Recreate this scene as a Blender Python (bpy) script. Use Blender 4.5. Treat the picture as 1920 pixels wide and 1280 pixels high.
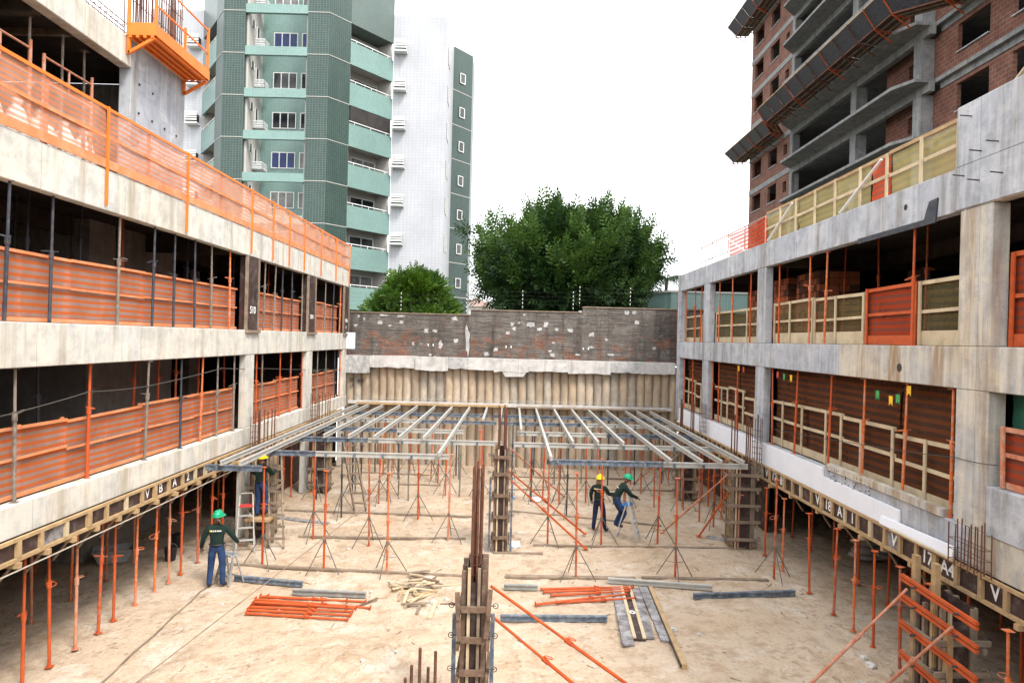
import bpy, math, random
import numpy as np
from mathutils import Vector, Matrix, noise as mnoise

for o in list(bpy.data.objects):
    bpy.data.objects.remove(o, do_unlink=True)
SC = bpy.context.scene
COL = SC.collection
R = random.Random(11)
EYE, F, ROLL = 6.05, 1280.0, 0.025

# ------------------------------------------------------------------ camera, sky, sun, exposure
cam_d = bpy.data.cameras.new('camera')
cam = bpy.data.objects.new('camera', cam_d)
COL.objects.link(cam)
cam.location = (0, 0, EYE)
cam.rotation_euler = (Matrix.Rotation(math.radians(90), 3, 'X') @ Matrix.Rotation(ROLL, 3, 'Z')).to_euler()
cam_d.sensor_width = 36
cam_d.lens = 24
cam_d.shift_x = -3 / 1920
cam_d.shift_y = -4 / 1920
cam_d.clip_start = 0.1
cam_d.clip_end = 3000
SC.camera = cam

SUN_EL, SUN_AZ = math.radians(52), math.radians(140)      # azimuth clockwise from +Y: sun behind the camera, to the right
world = bpy.data.worlds.new('World')
SC.world = world
world.use_nodes = True
wn = world.node_tree
wn.nodes.clear()
sky = wn.nodes.new('ShaderNodeTexSky')
sky.sky_type = 'NISHITA'
sky.sun_disc = False
sky.sun_elevation = SUN_EL
sky.sun_rotation = SUN_AZ
sky.air_density = 1.0
sky.dust_density = 4.0
hs = wn.nodes.new('ShaderNodeHueSaturation')
hs.inputs['Saturation'].default_value = 0.12
bg1 = wn.nodes.new('ShaderNodeBackground')
bg1.inputs['Strength'].default_value = 0.05
bg2 = wn.nodes.new('ShaderNodeBackground')               # the even white of a full cloud deck
bg2.inputs['Color'].default_value = (0.95, 0.98, 1.0, 1)
bg2.inputs['Strength'].default_value = 0.85
addn = wn.nodes.new('ShaderNodeAddShader')
wout = wn.nodes.new('ShaderNodeOutputWorld')
wn.links.new(sky.outputs[0], hs.inputs['Color'])
wn.links.new(hs.outputs[0], bg1.inputs['Color'])
wn.links.new(bg1.outputs[0], addn.inputs[0])
wn.links.new(bg2.outputs[0], addn.inputs[1])
wn.links.new(addn.outputs[0], wout.inputs['Surface'])

sun_d = bpy.data.lights.new('sun', 'SUN')
sun_d.energy = 1.5
sun_d.angle = math.radians(14)
sun_d.color = (1.0, 0.95, 0.87)
sun = bpy.data.objects.new('sun', sun_d)
COL.objects.link(sun)
sun.rotation_euler = Vector((-math.sin(SUN_AZ) * math.cos(SUN_EL), -math.cos(SUN_AZ) * math.cos(SUN_EL), -math.sin(SUN_EL))).to_track_quat('-Z', 'Y').to_euler()
sun.location = (20, -20, 60)

SC.view_settings.view_transform = 'Standard'
SC.view_settings.look = 'None'
SC.view_settings.gamma = 1.0
SC.view_settings.use_curve_mapping = False
SC.view_settings.exposure = 1.32
SC.render.engine = 'CYCLES'
SC.cycles.max_bounces = 4
SC.cycles.diffuse_bounces = 2
SC.cycles.glossy_bounces = 2
SC.cycles.transparent_max_bounces = 8
SC.cycles.caustics_reflective = False
SC.cycles.caustics_refractive = False

# ------------------------------------------------------------------ picture measurements to places
def uv(px, py):
    dx, dy = px - 963, py - 636
    return dx + ROLL * dy, dy - ROLL * dx
def G(px, py, z=0.0):                    # on the level z
    u, v = uv(px, py)
    y = F * (EYE - z) / v
    return Vector((u * y / F, y, z))
def PX(px, py, X):                       # on the plane x = X
    u, v = uv(px, py)
    y = F * X / u
    return Vector((X, y, EYE - v * y / F))
def PY(px, py, Y):                       # on the plane y = Y
    u, v = uv(px, py)
    return Vector((u * Y / F, Y, EYE - v * Y / F))

# ------------------------------------------------------------------ mesh building
class MB:
    def __init__(s):
        s.v, s.f, s.mi = [], [], []
    def add(s, vs, fs, mi=0):
        n = len(s.v)
        s.v.extend([tuple(p) for p in vs])
        s.f.extend([tuple(i + n for i in q) for q in fs])
        s.mi.extend([mi] * len(fs))
        return s
    def box(s, x0, x1, y0, y1, z0, z1, mi=0):
        return s.add([(x0, y0, z0), (x1, y0, z0), (x1, y1, z0), (x0, y1, z0), (x0, y0, z1), (x1, y0, z1), (x1, y1, z1), (x0, y1, z1)],
                     [(0, 3, 2, 1), (4, 5, 6, 7), (0, 1, 5, 4), (1, 2, 6, 5), (2, 3, 7, 6), (3, 0, 4, 7)], mi)
    def bar(s, p, q, w, h=None, up=(0, 0, 1), mi=0):      # rectangular bar; w across, h along up
        p, q = Vector(p), Vector(q)
        h = w if h is None else h
        d = (q - p).normalized()
        up = Vector(up)
        if abs(d.dot(up)) > .98:
            up = Vector((0, 1, 0))
        a = d.cross(up).normalized() * (w / 2)
        b = a.cross(d).normalized() * (h / 2)
        vs = [p - a - b, p + a - b, p + a + b, p - a + b, q - a - b, q + a - b, q + a + b, q - a + b]
        return s.add(vs, [(0, 1, 2, 3), (7, 6, 5, 4), (0, 4, 5, 1), (1, 5, 6, 2), (2, 6, 7, 3), (3, 7, 4, 0)], mi)
    def tube(s, p, q, r0, r1=None, n=8, caps=True, mi=0):
        p, q = Vector(p), Vector(q)
        r1 = r0 if r1 is None else r1
        d = (q - p).normalized()
        a = d.orthogonal().normalized()
        b = d.cross(a)
        vs = []
        for c, r in ((p, r0), (q, r1)):
            for i in range(n):
                t = 2 * math.pi * i / n
                vs.append(c + (a * math.cos(t) + b * math.sin(t)) * r)
        fs = [(i, (i + 1) % n, n + (i + 1) % n, n + i) for i in range(n)]
        if caps:
            fs += [tuple(range(n - 1, -1, -1)), tuple(range(n, 2 * n))]
        return s.add(vs, fs, mi)
    def path(s, pts, r, n=6, mi=0):
        for a, b in zip(pts, pts[1:]):
            s.tube(a, b, r, n=n, mi=mi)
        return s
    def prism(s, pts, d, mi=0):                            # polygon pushed along d
        n = len(pts)
        pts = [Vector(p) for p in pts]
        d = Vector(d)
        vs = pts + [p + d for p in pts]
        return s.add(vs, [tuple(range(n - 1, -1, -1)), tuple(range(n, 2 * n))] + [(i, (i + 1) % n, n + (i + 1) % n, n + i) for i in range(n)], mi)
    def ring(s, c, R_, r, axis=(0, 0, 1), n=10, m=5, mi=0):
        c, ax = Vector(c), Vector(axis).normalized()
        a = ax.orthogonal().normalized()
        b = ax.cross(a)
        vs, fs = [], []
        for i in range(n):
            t = 2 * math.pi * i / n
            e = a * math.cos(t) + b * math.sin(t)
            for j in range(m):
                k = 2 * math.pi * j / m
                vs.append(c + e * (R_ + r * math.cos(k)) + ax * (r * math.sin(k)))
        for i in range(n):
            for j in range(m):
                fs.append((i * m + j, ((i + 1) % n) * m + j, ((i + 1) % n) * m + (j + 1) % m, i * m + (j + 1) % m))
        return s.add(vs, fs, mi)
    def ball(s, c, rx, ry=None, rz=None, n=10, m=7, z0=-1.0, mi=0):
        ry = rx if ry is None else ry
        rz = rx if rz is None else rz
        c = Vector(c)
        vs, fs = [], []
        lo = math.asin(max(-1, z0))
        for j in range(m):
            t = lo + (math.pi / 2 - lo) * j / (m - 1)
            for i in range(n):
                k = 2 * math.pi * i / n
                vs.append(c + Vector((rx * math.cos(t) * math.cos(k), ry * math.cos(t) * math.sin(k), rz * math.sin(t))))
        for j in range(m - 1):
            for i in range(n):
                fs.append((j * n + i, j * n + (i + 1) % n, (j + 1) * n + (i + 1) % n, (j + 1) * n + i))
        return s.add(vs, fs, mi)
    def sheet(s, p, q, z0, z1, nu=10, nv=3, sag=.02, seed=0, mi=0):      # hanging cloth between two plan points, slightly wavy
        p, q = Vector(p), Vector(q)
        d = q - p
        nrm = Vector((-d.y, d.x, 0)).normalized()
        vs, fs = [], []
        for j in range(nv + 1):
            for i in range(nu + 1):
                t, k = i / nu, j / nv
                w = mnoise.noise(Vector((t * d.length * 1.7 + seed * 9.1, k * 2.0, seed * 3.3))) * sag * 2
                e = mnoise.noise(Vector((t * d.length * .9 + seed * 5.1, k * 7, 4.4))) * .02
                c = p + d * t + nrm * w
                vs.append((c.x, c.y, z0 + (z1 - z0) * k + e))
        for j in range(nv):
            for i in range(nu):
                a = j * (nu + 1) + i
                fs.append((a, a + 1, a + nu + 2, a + nu + 1))
        return s.add(vs, fs, mi)
    def mesh(s, name='mesh', off=(0, 0, 0), smooth=False):
        me = bpy.data.meshes.new(name)
        off = Vector(off)
        me.from_pydata([tuple(Vector(p) - off) for p in s.v], [], s.f)
        if any(s.mi):
            me.polygons.foreach_set('material_index', s.mi)
        if smooth:
            me.polygons.foreach_set('use_smooth', [True] * len(me.polygons))
        me.update()
        return me

def tag(o, label=None, cat=None, group=None, kind=None):
    if label: o['label'] = label
    if cat: o['category'] = cat
    if group: o['group'] = group
    if kind: o['kind'] = kind
    elif cat: o['kind'] = 'thing'
    return o
def root(name, loc, label, cat, group=None, rz=0):
    o = bpy.data.objects.new(name, None)
    o.empty_display_size = .2
    o.location = loc
    o.rotation_euler = (0, 0, rz)
    COL.objects.link(o)
    return tag(o, label, cat, group)
def worldloc(o):
    v = Vector((0, 0, 0))
    while o is not None:
        v += Vector(o.location)
        o = o.parent
    return v
def obj(name, mb, mat, parent=None, loc=(0, 0, 0), rz=0, smooth=False, bevel=0, me=None):
    """one mesh object; with a parent and no loc the mesh is given in world metres and re-based on the parent (unrotated parents)"""
    if me is None:
        me = mb.mesh(name, worldloc(parent) if parent is not None and tuple(loc) == (0, 0, 0) else (0, 0, 0), smooth)
    if not me.materials:
        for m in (mat if isinstance(mat, (list, tuple)) else [mat]):
            me.materials.append(m)
    o = bpy.data.objects.new(name, me)
    o.location = loc
    o.rotation_euler = (0, 0, rz)
    if parent is not None:
        o.parent = parent
    COL.objects.link(o)
    if bevel:
        b = o.modifiers.new('bevel', 'BEVEL')
        b.width = bevel
        b.segments = 1
        b.limit_method = 'ANGLE'
    return o
def lobj(name, me, mat, parent, loc=(0, 0, 0), rot=None):      # child from a shared local mesh
    if not me.materials:
        me.materials.append(mat)
    o = bpy.data.objects.new(name, me)
    o.parent = parent
    o.location = loc
    if rot is not None:
        o.rotation_euler = rot
    COL.objects.link(o)
    return o
def copy_tree(o, parent=None):
    c = o.copy()
    COL.objects.link(c)
    c.parent = parent
    for ch in [x for x in o.children]:
        copy_tree(ch, c)
    return c
def text(name, s, size, mat, parent, loc, rot, bold=0.0):
    cu = bpy.data.curves.new(name, 'FONT')
    cu.body = s
    cu.size = size
    cu.align_x = 'CENTER'
    cu.align_y = 'CENTER'
    cu.offset = bold
    cu.extrude = .0015
    tmp = bpy.data.objects.new(name, cu)
    COL.objects.link(tmp)
    me = bpy.data.meshes.new_from_object(tmp.evaluated_get(bpy.context.evaluated_depsgraph_get()))
    bpy.data.objects.remove(tmp, do_unlink=True)
    me.materials.clear()
    me.materials.append(mat)
    o = bpy.data.objects.new(name, me)
    o.parent = parent
    o.location = Vector(loc) - worldloc(parent)
    o.rotation_euler = rot
    COL.objects.link(o)
    return o
ORD = ['first', 'second', 'third', 'fourth', 'fifth', 'sixth', 'seventh', 'eighth', 'ninth', 'tenth', 'eleventh', 'twelfth', 'thirteenth', 'fourteenth', 'fifteenth',
       'sixteenth', 'seventeenth', 'eighteenth', 'nineteenth', 'twentieth', 'twenty-first', 'twenty-second', 'twenty-third', 'twenty-fourth', 'twenty-fifth',
       'twenty-sixth', 'twenty-seventh', 'twenty-eighth', 'twenty-ninth', 'thirtieth']

# ------------------------------------------------------------------ materials
class NT:
    def __init__(s, name, rough=.85, metal=0.0, spec=.3):
        s.m = bpy.data.materials.new(name)
        s.m.use_nodes = True
        s.t = s.m.node_tree
        s.b = s.t.nodes['Principled BSDF']
        s.b.inputs['Roughness'].default_value = rough
        s.b.inputs['Metallic'].default_value = metal
        s.b.inputs['Specular IOR Level'].default_value = spec
    def n(s, t, **kw):
        x = s.t.nodes.new(t)
        for k, v in kw.items():
            setattr(x, k, v)
        return x
    def l(s, a, b):
        s.t.links.new(a, b)
    def pos(s, sc=(1, 1, 1), obj=False):
        g = s.n('ShaderNodeTexCoord').outputs['Object'] if obj else s.n('ShaderNodeNewGeometry').outputs['Position']
        m = s.n('ShaderNodeVectorMath', operation='MULTIPLY')
        m.inputs[1].default_value = sc
        s.l(g, m.inputs[0])
        return m.outputs[0]
    def noise(s, scale, vec=None, detail=4, rough=.55):
        x = s.n('ShaderNodeTexNoise')
        x.inputs['Scale'].default_value = scale
        x.inputs['Detail'].default_value = detail
        x.inputs['Roughness'].default_value = rough
        s.l(vec if vec is not None else s.pos(), x.inputs['Vector'])
        return x.outputs['Fac']
    def ramp(s, fac, stops):
        x = s.n('ShaderNodeValToRGB')
        el = x.color_ramp.elements
        while len(el) < len(stops):
            el.new(.5)
        for e, (p, c) in zip(el, stops):
            e.position = p
            e.color = (c, c, c, 1) if isinstance(c, (int, float)) else (*c, 1)
        s.l(fac, x.inputs[0])
        return x.outputs[0]
    def mix(s, fac, a, b, blend='MIX'):
        x = s.n('ShaderNodeMix', data_type='RGBA', blend_type=blend)
        for sock, val in ((x.inputs[0], fac), (x.inputs[6], a), (x.inputs[7], b)):
            if isinstance(val, (int, float)):
                sock.default_value = val
            elif isinstance(val, tuple):
                sock.default_value = (*val, 1)
            else:
                s.l(val, sock)
        return x.outputs[2]
    def math(s, op, a, b=None):
        x = s.n('ShaderNodeMath', operation=op)
        for sock, val in ((x.inputs[0], a), (x.inputs[1], b)):
            if val is None: continue
            if isinstance(val, (int, float)): sock.default_value = val
            else: s.l(val, sock)
        return x.outputs[0]
    def col(s, c):
        if isinstance(c, tuple): s.b.inputs['Base Color'].default_value = (*c, 1)
        else: s.l(c, s.b.inputs['Base Color'])
    def bump(s, h, strength=.3, dist=.02):
        x = s.n('ShaderNodeBump')
        x.inputs['Strength'].default_value = strength
        x.inputs['Distance'].default_value = dist
        s.l(h, x.inputs['Height'])
        s.l(x.outputs[0], s.b.inputs['Normal'])
def sc(c, k): return tuple(x * k for x in c)

def worn(name, c, var=.25, scale=3.0, rough=.7, metal=0.0, dirt=None, dirt_amt=.35, spec=.3, bump=.15, stretch=(1, 1, 1), obj=False):
    """painted or raw surface: uneven tone, specks of dirt"""
    k = NT(name, rough, metal, spec)
    p = k.pos(stretch, obj)
    n1 = k.noise(scale, p, 3)
    c1 = k.mix(k.ramp(n1, [(.3, 0.0), (.7, 1.0)]), sc(c, 1 - var), sc(c, 1 + var * .6))
    if dirt is not None:
        n2 = k.noise(scale * 1.9, p, 4, .65)
        c1 = k.mix(k.ramp(n2, [(.60 - dirt_amt * .28, 0.0), (.80 - dirt_amt * .1, .9)]), c1, dirt)
    k.col(c1)
    k.bump(k.noise(scale * 9, p, 2), bump, .01)
    return k.m

def concrete(name, c, warm, dark, stain=.55, cover=0.0):
    k = NT(name, .9, 0, .2)
    p = k.pos()
    big = k.noise(.55, p, 4, .6)
    mid = k.noise(3.1, p, 4, .65)
    fine = k.noise(26, p, 2, .6)
    streak = k.noise(1.0, k.pos((2.4, 2.4, .22)), 4, .62)
    streak2 = k.noise(1.0, k.pos((5.5, 5.5, .5)), 3, .65)
    c1 = k.mix(k.ramp(big, [(.36, 0.0), (.66, 1.0)]), c, warm)
    c1 = k.mix(k.ramp(mid, [(.32, .7), (.56, 0.0)]), c1, sc(c, .66))
    c1 = k.mix(k.ramp(k.noise(.9, k.pos((1, 1, 2.2)), 4, .72), [(.54, 0.0), (.66, .6)]), c1, sc(warm, 1.16))
    c1 = k.mix(k.math('MULTIPLY', k.ramp(streak, [(.52 - cover, 0.0), (.72 - cover, 1.0)]), stain), c1, dark)
    c1 = k.mix(k.math('MULTIPLY', k.ramp(streak2, [(.56 - cover, 0.0), (.68 - cover, 1.0)]), stain * .6), c1, sc(warm, 1.14))
    c1 = k.mix(k.ramp(fine, [(.28, .6), (.36, 0.0)]), c1, sc(c, .5))
    # formwork board joints, one every 2.44 m along and a faint one across
    sx = k.n('ShaderNodeSeparateXYZ')
    k.l(p, sx.inputs[0])
    j = k.math('LESS_THAN', k.math('FRACT', k.math('MULTIPLY', k.math('ADD', sx.outputs[1], 40.0), 1 / 2.44)), .006)
    c1 = k.mix(k.math('MULTIPLY', j, .55), c1, sc(c, .4))
    k.col(c1)
    k.bump(k.math('ADD', k.math('MULTIPLY', mid, .6), k.math('MULTIPLY', fine, .35)), .35, .012)
    return k.m

def netting(name, dense, sparse, a_dense, a_sparse, period=.118):
    """woven safety net: dense and open bands, seen through in part"""
    k = NT(name, .8, 0, .1)
    p = k.pos()
    sx = k.n('ShaderNodeSeparateXYZ')
    k.l(p, sx.inputs[0])
    wob = k.math('MULTIPLY', k.noise(1.2, p, 1), .035)
    fr = k.math('FRACT', k.math('MULTIPLY', k.math('ADD', sx.outputs[2], wob), 1 / period))
    band = k.ramp(fr, [(.40, 0.0), (.5, 1.0), (.9, 1.0), (1.0, 0.0)])
    patch = k.noise(1.6, p, 2)
    c1 = k.mix(band, sparse, dense)
    c1 = k.mix(k.ramp(patch, [(.35, .35), (.6, 0.0)]), c1, sc(dense, .7))
    alpha = k.math('ADD', k.math('MULTIPLY', band, a_dense - a_sparse), a_sparse)
    dif = k.n('ShaderNodeBsdfDiffuse')
    trl = k.n('ShaderNodeBsdfTranslucent')
    k.l(c1, dif.inputs[0])
    k.l(c1, trl.inputs[0])
    m1 = k.n('ShaderNodeMixShader')
    m1.inputs[0].default_value = .35
    k.l(dif.outputs[0], m1.inputs[1])
    k.l(trl.outputs[0], m1.inputs[2])
    tr = k.n('ShaderNodeBsdfTransparent')
    m2 = k.n('ShaderNodeMixShader')
    k.l(alpha, m2.inputs[0])
    k.l(tr.outputs[0], m2.inputs[1])
    k.l(m1.outputs[0], m2.inputs[2])
    k.l(m2.outputs[0], k.t.nodes['Material Output'].inputs['Surface'])
    return k.m

def tiles(name, c, grout, size=.2, rough=.25, var=.18):
    """small ceramic facade tiles with pale joints"""
    k = NT(name, rough, 0, .5)
    p = k.pos()
    sx = k.n('ShaderNodeSeparateXYZ')
    k.l(p, sx.inputs[0])
    u = k.math('ADD', k.math('MULTIPLY', sx.outputs[0], .8), k.math('MULTIPLY', sx.outputs[1], .6))
    cb = k.n('ShaderNodeCombineXYZ')
    k.l(u, cb.inputs[0])
    k.l(sx.outputs[2], cb.inputs[1])
    br = k.n('ShaderNodeTexBrick', offset=0.0, squash=1.0)
    br.inputs['Scale'].default_value = 1.0
    br.inputs['Brick Width'].default_value = size
    br.inputs['Row Height'].default_value = size
    br.inputs['Mortar Size'].default_value = size * .07
    br.inputs['Mortar Smooth'].default_value = .3
    br.inputs['Bias'].default_value = 0
    br.inputs['Color1'].default_value = (*sc(c, 1 - var), 1)
    br.inputs['Color2'].default_value = (*sc(c, 1 + var), 1)
    br.inputs['Mortar'].default_value = (*grout, 1)
    k.l(cb.outputs[0], br.inputs['Vector'])
    n = k.noise(.35, p, 5)
    c1 = k.mix(k.ramp(n, [(.35, .30), (.65, 0.0)]), br.outputs['Color'], sc(c, .6))
    st = k.noise(1.0, k.pos((2.5, 2.5, .12)), 4)
    c1 = k.mix(k.math('MULTIPLY', k.ramp(st, [(.55, 0.0), (.75, 1.0)]), .3), c1, sc(grout, .75))
    k.col(c1)
    k.bump(br.outputs['Fac'], -.2, .004)
    return k.m

def bricks(name, c1_, c2_, mortar, bw, bh, ms=.012, plaster=None, rough=.92, dark=None):
    """brickwork; with `plaster` a worn coat covers much of it"""
    k = NT(name, rough, 0, .15)
    p = k.pos()
    sx = k.n('ShaderNodeSeparateXYZ')
    k.l(p, sx.inputs[0])
    u = k.math('ADD', sx.outputs[0], sx.outputs[1])
    cb = k.n('ShaderNodeCombineXYZ')
    k.l(u, cb.inputs[0])
    k.l(sx.outputs[2], cb.inputs[1])
    br = k.n('ShaderNodeTexBrick')
    br.inputs['Scale'].default_value = 1.0
    br.inputs['Brick Width'].default_value = bw
    br.inputs['Row Height'].default_value = bh
    br.inputs['Mortar Size'].default_value = ms
    br.inputs['Color1'].default_value = (*c1_, 1)
    br.inputs['Color2'].default_value = (*c2_, 1)
    br.inputs['Mortar'].default_value = (*mortar, 1)
    br.inputs['Bias'].default_value = -.2
    k.l(cb.outputs[0], br.inputs['Vector'])
    col = k.mix(k.ramp(k.noise(1.4, p, 5), [(.35, .45), (.62, 0.0)]), br.outputs['Color'], sc(c2_, .5))
    h = br.outputs['Fac']
    if plaster is not None:
        n1 = k.noise(1.25, p, 7, .70)
        zf = k.n('ShaderNodeMapRange')
        for i, v in ((1, 5.2), (2, 7.3), (3, -.02), (4, .15)):
            zf.inputs[i].default_value = v
        k.l(sx.outputs[2], zf.inputs[0])
        cov = k.ramp(k.math('ADD', n1, zf.outputs[0]), [(.44, 0.0), (.52, 1.0)])
        n2 = k.noise(2.3, p, 7, .7)
        pc = k.mix(k.ramp(n2, [(.3, 0.0), (.72, 1.0)]), plaster, sc(plaster, 2.0))
        strk = k.noise(1.0, k.pos((2.6, 2.6, .2)), 5)
        pc = k.mix(k.ramp(strk, [(.48, 0.0), (.68, .8)]), pc, dark)
        col = k.mix(k.math('MULTIPLY', cov, .93), col, pc)
        # horizontal courses ghost through the coat
        col = k.mix(k.math('MULTIPLY', k.ramp(k.noise(1.0, k.pos((1.2, 1.2, 22)), 3), [(.47, 0.0), (.62, 1.0)]), .6), col, sc(plaster, .42))
        col = k.mix(k.ramp(k.noise(14, p, 4, .7), [(.30, .7), (.46, 0.0)]), col, sc(plaster, .35))
        col = k.mix(k.ramp(k.noise(3.4, p, 6, .7), [(.58, 0.0), (.70, .75)]), col, (.26, .235, .21))
        h = k.math('ADD', n2, k.math('MULTIPLY', k.noise(1.0, k.pos((3, 3, 22)), 4), .8))
        k.bump(h, .8, .03)
    else:
        k.bump(h, -.5, .01)
    k.col(col)
    return k.m

def leaf_mat(name, c_dark, c_light):
    k = NT(name, .55, 0, .35)
    p = k.pos()
    c1 = k.mix(k.ramp(k.noise(1.1, p, 5, .6), [(.36, 0.0), (.66, 1.0)]), c_dark, c_light)
    c1 = k.mix(k.ramp(k.noise(9.0, p, 2), [(.35, .45), (.6, 0.0)]), c1, sc(c_dark, .8))
    trl = k.n('ShaderNodeBsdfTranslucent')
    k.l(k.mix(.5, c1, c_light), trl.inputs[0])
    k.col(c1)
    mx = k.n('ShaderNodeMixShader')
    mx.inputs[0].default_value = .22
    k.l(k.b.outputs[0], mx.inputs[1])
    k.l(trl.outputs[0], mx.inputs[2])
    k.l(mx.outputs[0], k.t.nodes['Material Output'].inputs['Surface'])
    return k.m

def sand_mat():
    k = NT('sand', .95, 0, .1)
    p = k.pos()
    n1 = k.noise(.33, p, 4, .6)
    n2 = k.noise(2.4, p, 4, .68)
    n3 = k.noise(11, p, 3, .7)
    n4 = k.noise(60, p, 2)
    c1 = k.mix(k.ramp(n1, [(.34, 0.0), (.64, 1.0)]), (.497, .371, .261), (.54, .436, .338))
    c1 = k.mix(k.ramp(n2, [(.34, .75), (.52, 0.0)]), c1, (.36, .25, .165))
    c1 = k.mix(k.ramp(k.noise(.8, p, 4, .74), [(.55, 0.0), (.64, .7)]), c1, (.60, .52, .44))
    c1 = k.mix(k.ramp(k.noise(.42, k.pos((1, 1, 1)), 4, .7), [(.60, 0.0), (.72, .5)]), c1, (.33, .25, .18))
    c1 = k.mix(k.ramp(n3, [(.27, .65), (.40, 0.0)]), c1, (.29, .195, .12))
    c1 = k.mix(k.ramp(n4, [(.3, .35), (.5, 0.0)]), c1, (.32, .24, .16))
    vo = k.n('ShaderNodeTexVoronoi', feature='SMOOTH_F1')
    vo.inputs['Scale'].default_value = 3.2
    wv = k.n('ShaderNodeVectorMath', operation='ADD')
    nn = k.n('ShaderNodeTexNoise')
    nn.inputs['Scale'].default_value = 2.5
    nn.inputs['Detail'].default_value = 2
    k.l(p, nn.inputs['Vector'])
    k.l(p, wv.inputs[0])
    k.l(nn.outputs['Color'], wv.inputs[1])
    k.l(wv.outputs[0], vo.inputs['Vector'])
    scuff = k.math('MULTIPLY', k.ramp(vo.outputs['Distance'], [(.10, 1.0), (.30, 0.0)]), k.ramp(k.noise(.6, p, 4), [(.42, 0.0), (.58, 1.0)]))
    c1 = k.mix(k.math('MULTIPLY', scuff, .6), c1, (.33, .225, .135))
    k.col(c1)
    n2 = k.math('SUBTRACT', n2, k.math('MULTIPLY', scuff, .35))
    k.bump(k.math('ADD', k.math('MULTIPLY', n2, .9), k.math('ADD', k.math('MULTIPLY', n3, .55), k.math('MULTIPLY', n4, .12))), .95, .09)
    return k.m

CONC_L = concrete('concrete_pale', (.565, .555, .525), (.62, .57, .49), (.34, .285, .21), .75, .03)
CONC_R = concrete('concrete_grey', (.37, .39, .435), (.50, .505, .525), (.22, .20, .175), .8, .04)
CONC_RS = concrete('concrete_stained', (.43, .43, .435), (.58, .51, .40), (.30, .20, .11), .95, .06)
CONC_D = concrete('concrete_tower', (.20, .208, .212), (.27, .265, .255), (.10, .10, .10), .8)
CONC_C = concrete('concrete_cap', (.50, .48, .46), (.58, .56, .54), (.25, .22, .18), .6)
SAND = sand_mat()
EARTH = worn('earth', (.16, .12, .085), .35, 1.2, .95)
PILE2 = worn('pile_concrete_grey', (.43, .365, .29), .30, 1.7, .95, dirt=(.25, .22, .19), dirt_amt=.6, bump=.9, stretch=(1.6, 1.6, .7))
PILE3 = worn('pile_concrete_pale', (.52, .43, .33), .25, 1.1, .95, dirt=(.34, .27, .20), dirt_amt=.6, bump=.9, stretch=(1.6, 1.6, .7))
PILE = worn('pile_concrete', (.45, .345, .24), .32, 1.3, .95, dirt=(.27, .22, .18), dirt_amt=.55, bump=.9, stretch=(1.6, 1.6, .7))
JOINT = worn('pile_mortar', (.42, .39, .36), .4, 3, .95, dirt=(.17, .15, .13), dirt_amt=.4, bump=.6)
ORANGE = worn('orange_paint', (.53, .092, .022), .22, 5, .55, dirt=(.30, .10, .05), dirt_amt=.35)
ORANGE2 = worn('orange_paint_faded', (.55, .17, .08), .25, 5, .65, dirt=(.50, .36, .28), dirt_amt=.75)
ORANGE3 = worn('orange_paint_scuffed', (.52, .085, .02), .3, 4, .6, dirt=(.34, .25, .20), dirt_amt=.62)
ORANGE4 = worn('orange_paint_splashed', (.64, .14, .03), .2, 6, .55, dirt=(.50, .38, .31), dirt_amt=.5)
BRIGHT = worn('orange_paint_fresh', (.80, .19, .025), .12, 4, .5)
DARKST = worn('dark_steel', (.045, .05, .065), .35, 6, .6, dirt=(.12, .09, .07), dirt_amt=.4)
RUSTY = worn('rusty_grey_steel', (.19, .155, .125), .4, 6, .75, dirt=(.30, .26, .22), dirt_amt=.6)
GALV = worn('galvanised_steel', (.36, .37, .36), .2, 5, .5, .3, dirt=(.22, .20, .17), dirt_amt=.5)
LEGST = worn('tripod_steel', (.13, .115, .10), .3, 6, .65, dirt=(.24, .17, .12), dirt_amt=.5)
ALU = worn('aluminium', (.50, .50, .475), .12, 3, .42, .25, dirt=(.40, .38, .34), dirt_amt=.4)
NAVY = worn('blue_grey_steel', (.105, .135, .18), .3, 4, .5, .1, dirt=(.32, .34, .36), dirt_amt=.55)
REBAR = worn('rusty_rebar', (.15, .062, .038), .35, 9, .85, dirt=(.07, .04, .03), dirt_amt=.4)
WOOD = worn('new_timber', (.44, .30, .16), .22, 2.5, .85, dirt=(.32, .20, .10), dirt_amt=.4, stretch=(2, 2, 2))
WOODP = worn('pale_timber', (.56, .45, .30), .18, 2.5, .85, dirt=(.40, .29, .17), dirt_amt=.35)
WOODG = worn('weathered_timber', (.27, .205, .15), .3, 3, .9, dirt=(.15, .11, .08), dirt_amt=.5)
WOODR = worn('rust_brown_timber', (.155, .098, .068), .35, 3, .9, dirt=(.30, .22, .16), dirt_amt=.4)
WOODO = worn('orange_timber', (.70, .235, .095), .18, 2, .85, dirt=(.62, .33, .20), dirt_amt=.5)
PLY = worn('dark_plywood', (.055, .032, .028), .35, 2.5, .55, dirt=(.16, .13, .12), dirt_amt=.35)
PLYW = worn('cement_stained_plywood', (.12, .10, .10), .3, 2.2, .7, dirt=(.46, .45, .46), dirt_amt=.85)
NET_O = netting('orange_net', (.72, .185, .06), (.66, .44, .37), .90, .64)
NET_OL = netting('faded_orange_net', (.86, .33, .17), (.84, .52, .41), .82, .55, .10)
NET_R = netting('red_net', (.55, .085, .035), (.45, .14, .095), .88, .62, .14)
NET_Y = netting('khaki_net', (.25, .19, .085), (.24, .20, .11), .62, .46, .15)
NET_YL = netting('yellow_net', (.44, .36, .15), (.46, .39, .20), .66, .52, .15)
NET_B = netting('brown_net', (.235, .085, .04), (.16, .085, .06), .82, .66, .17)
FOAM = worn('white_foam', (.78, .80, .86), .05, 2, .8, bump=.03)
T_DARK = tiles('dark_green_tiles', (.024, .056, .046), (.12, .15, .137), .16, .4)
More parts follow.
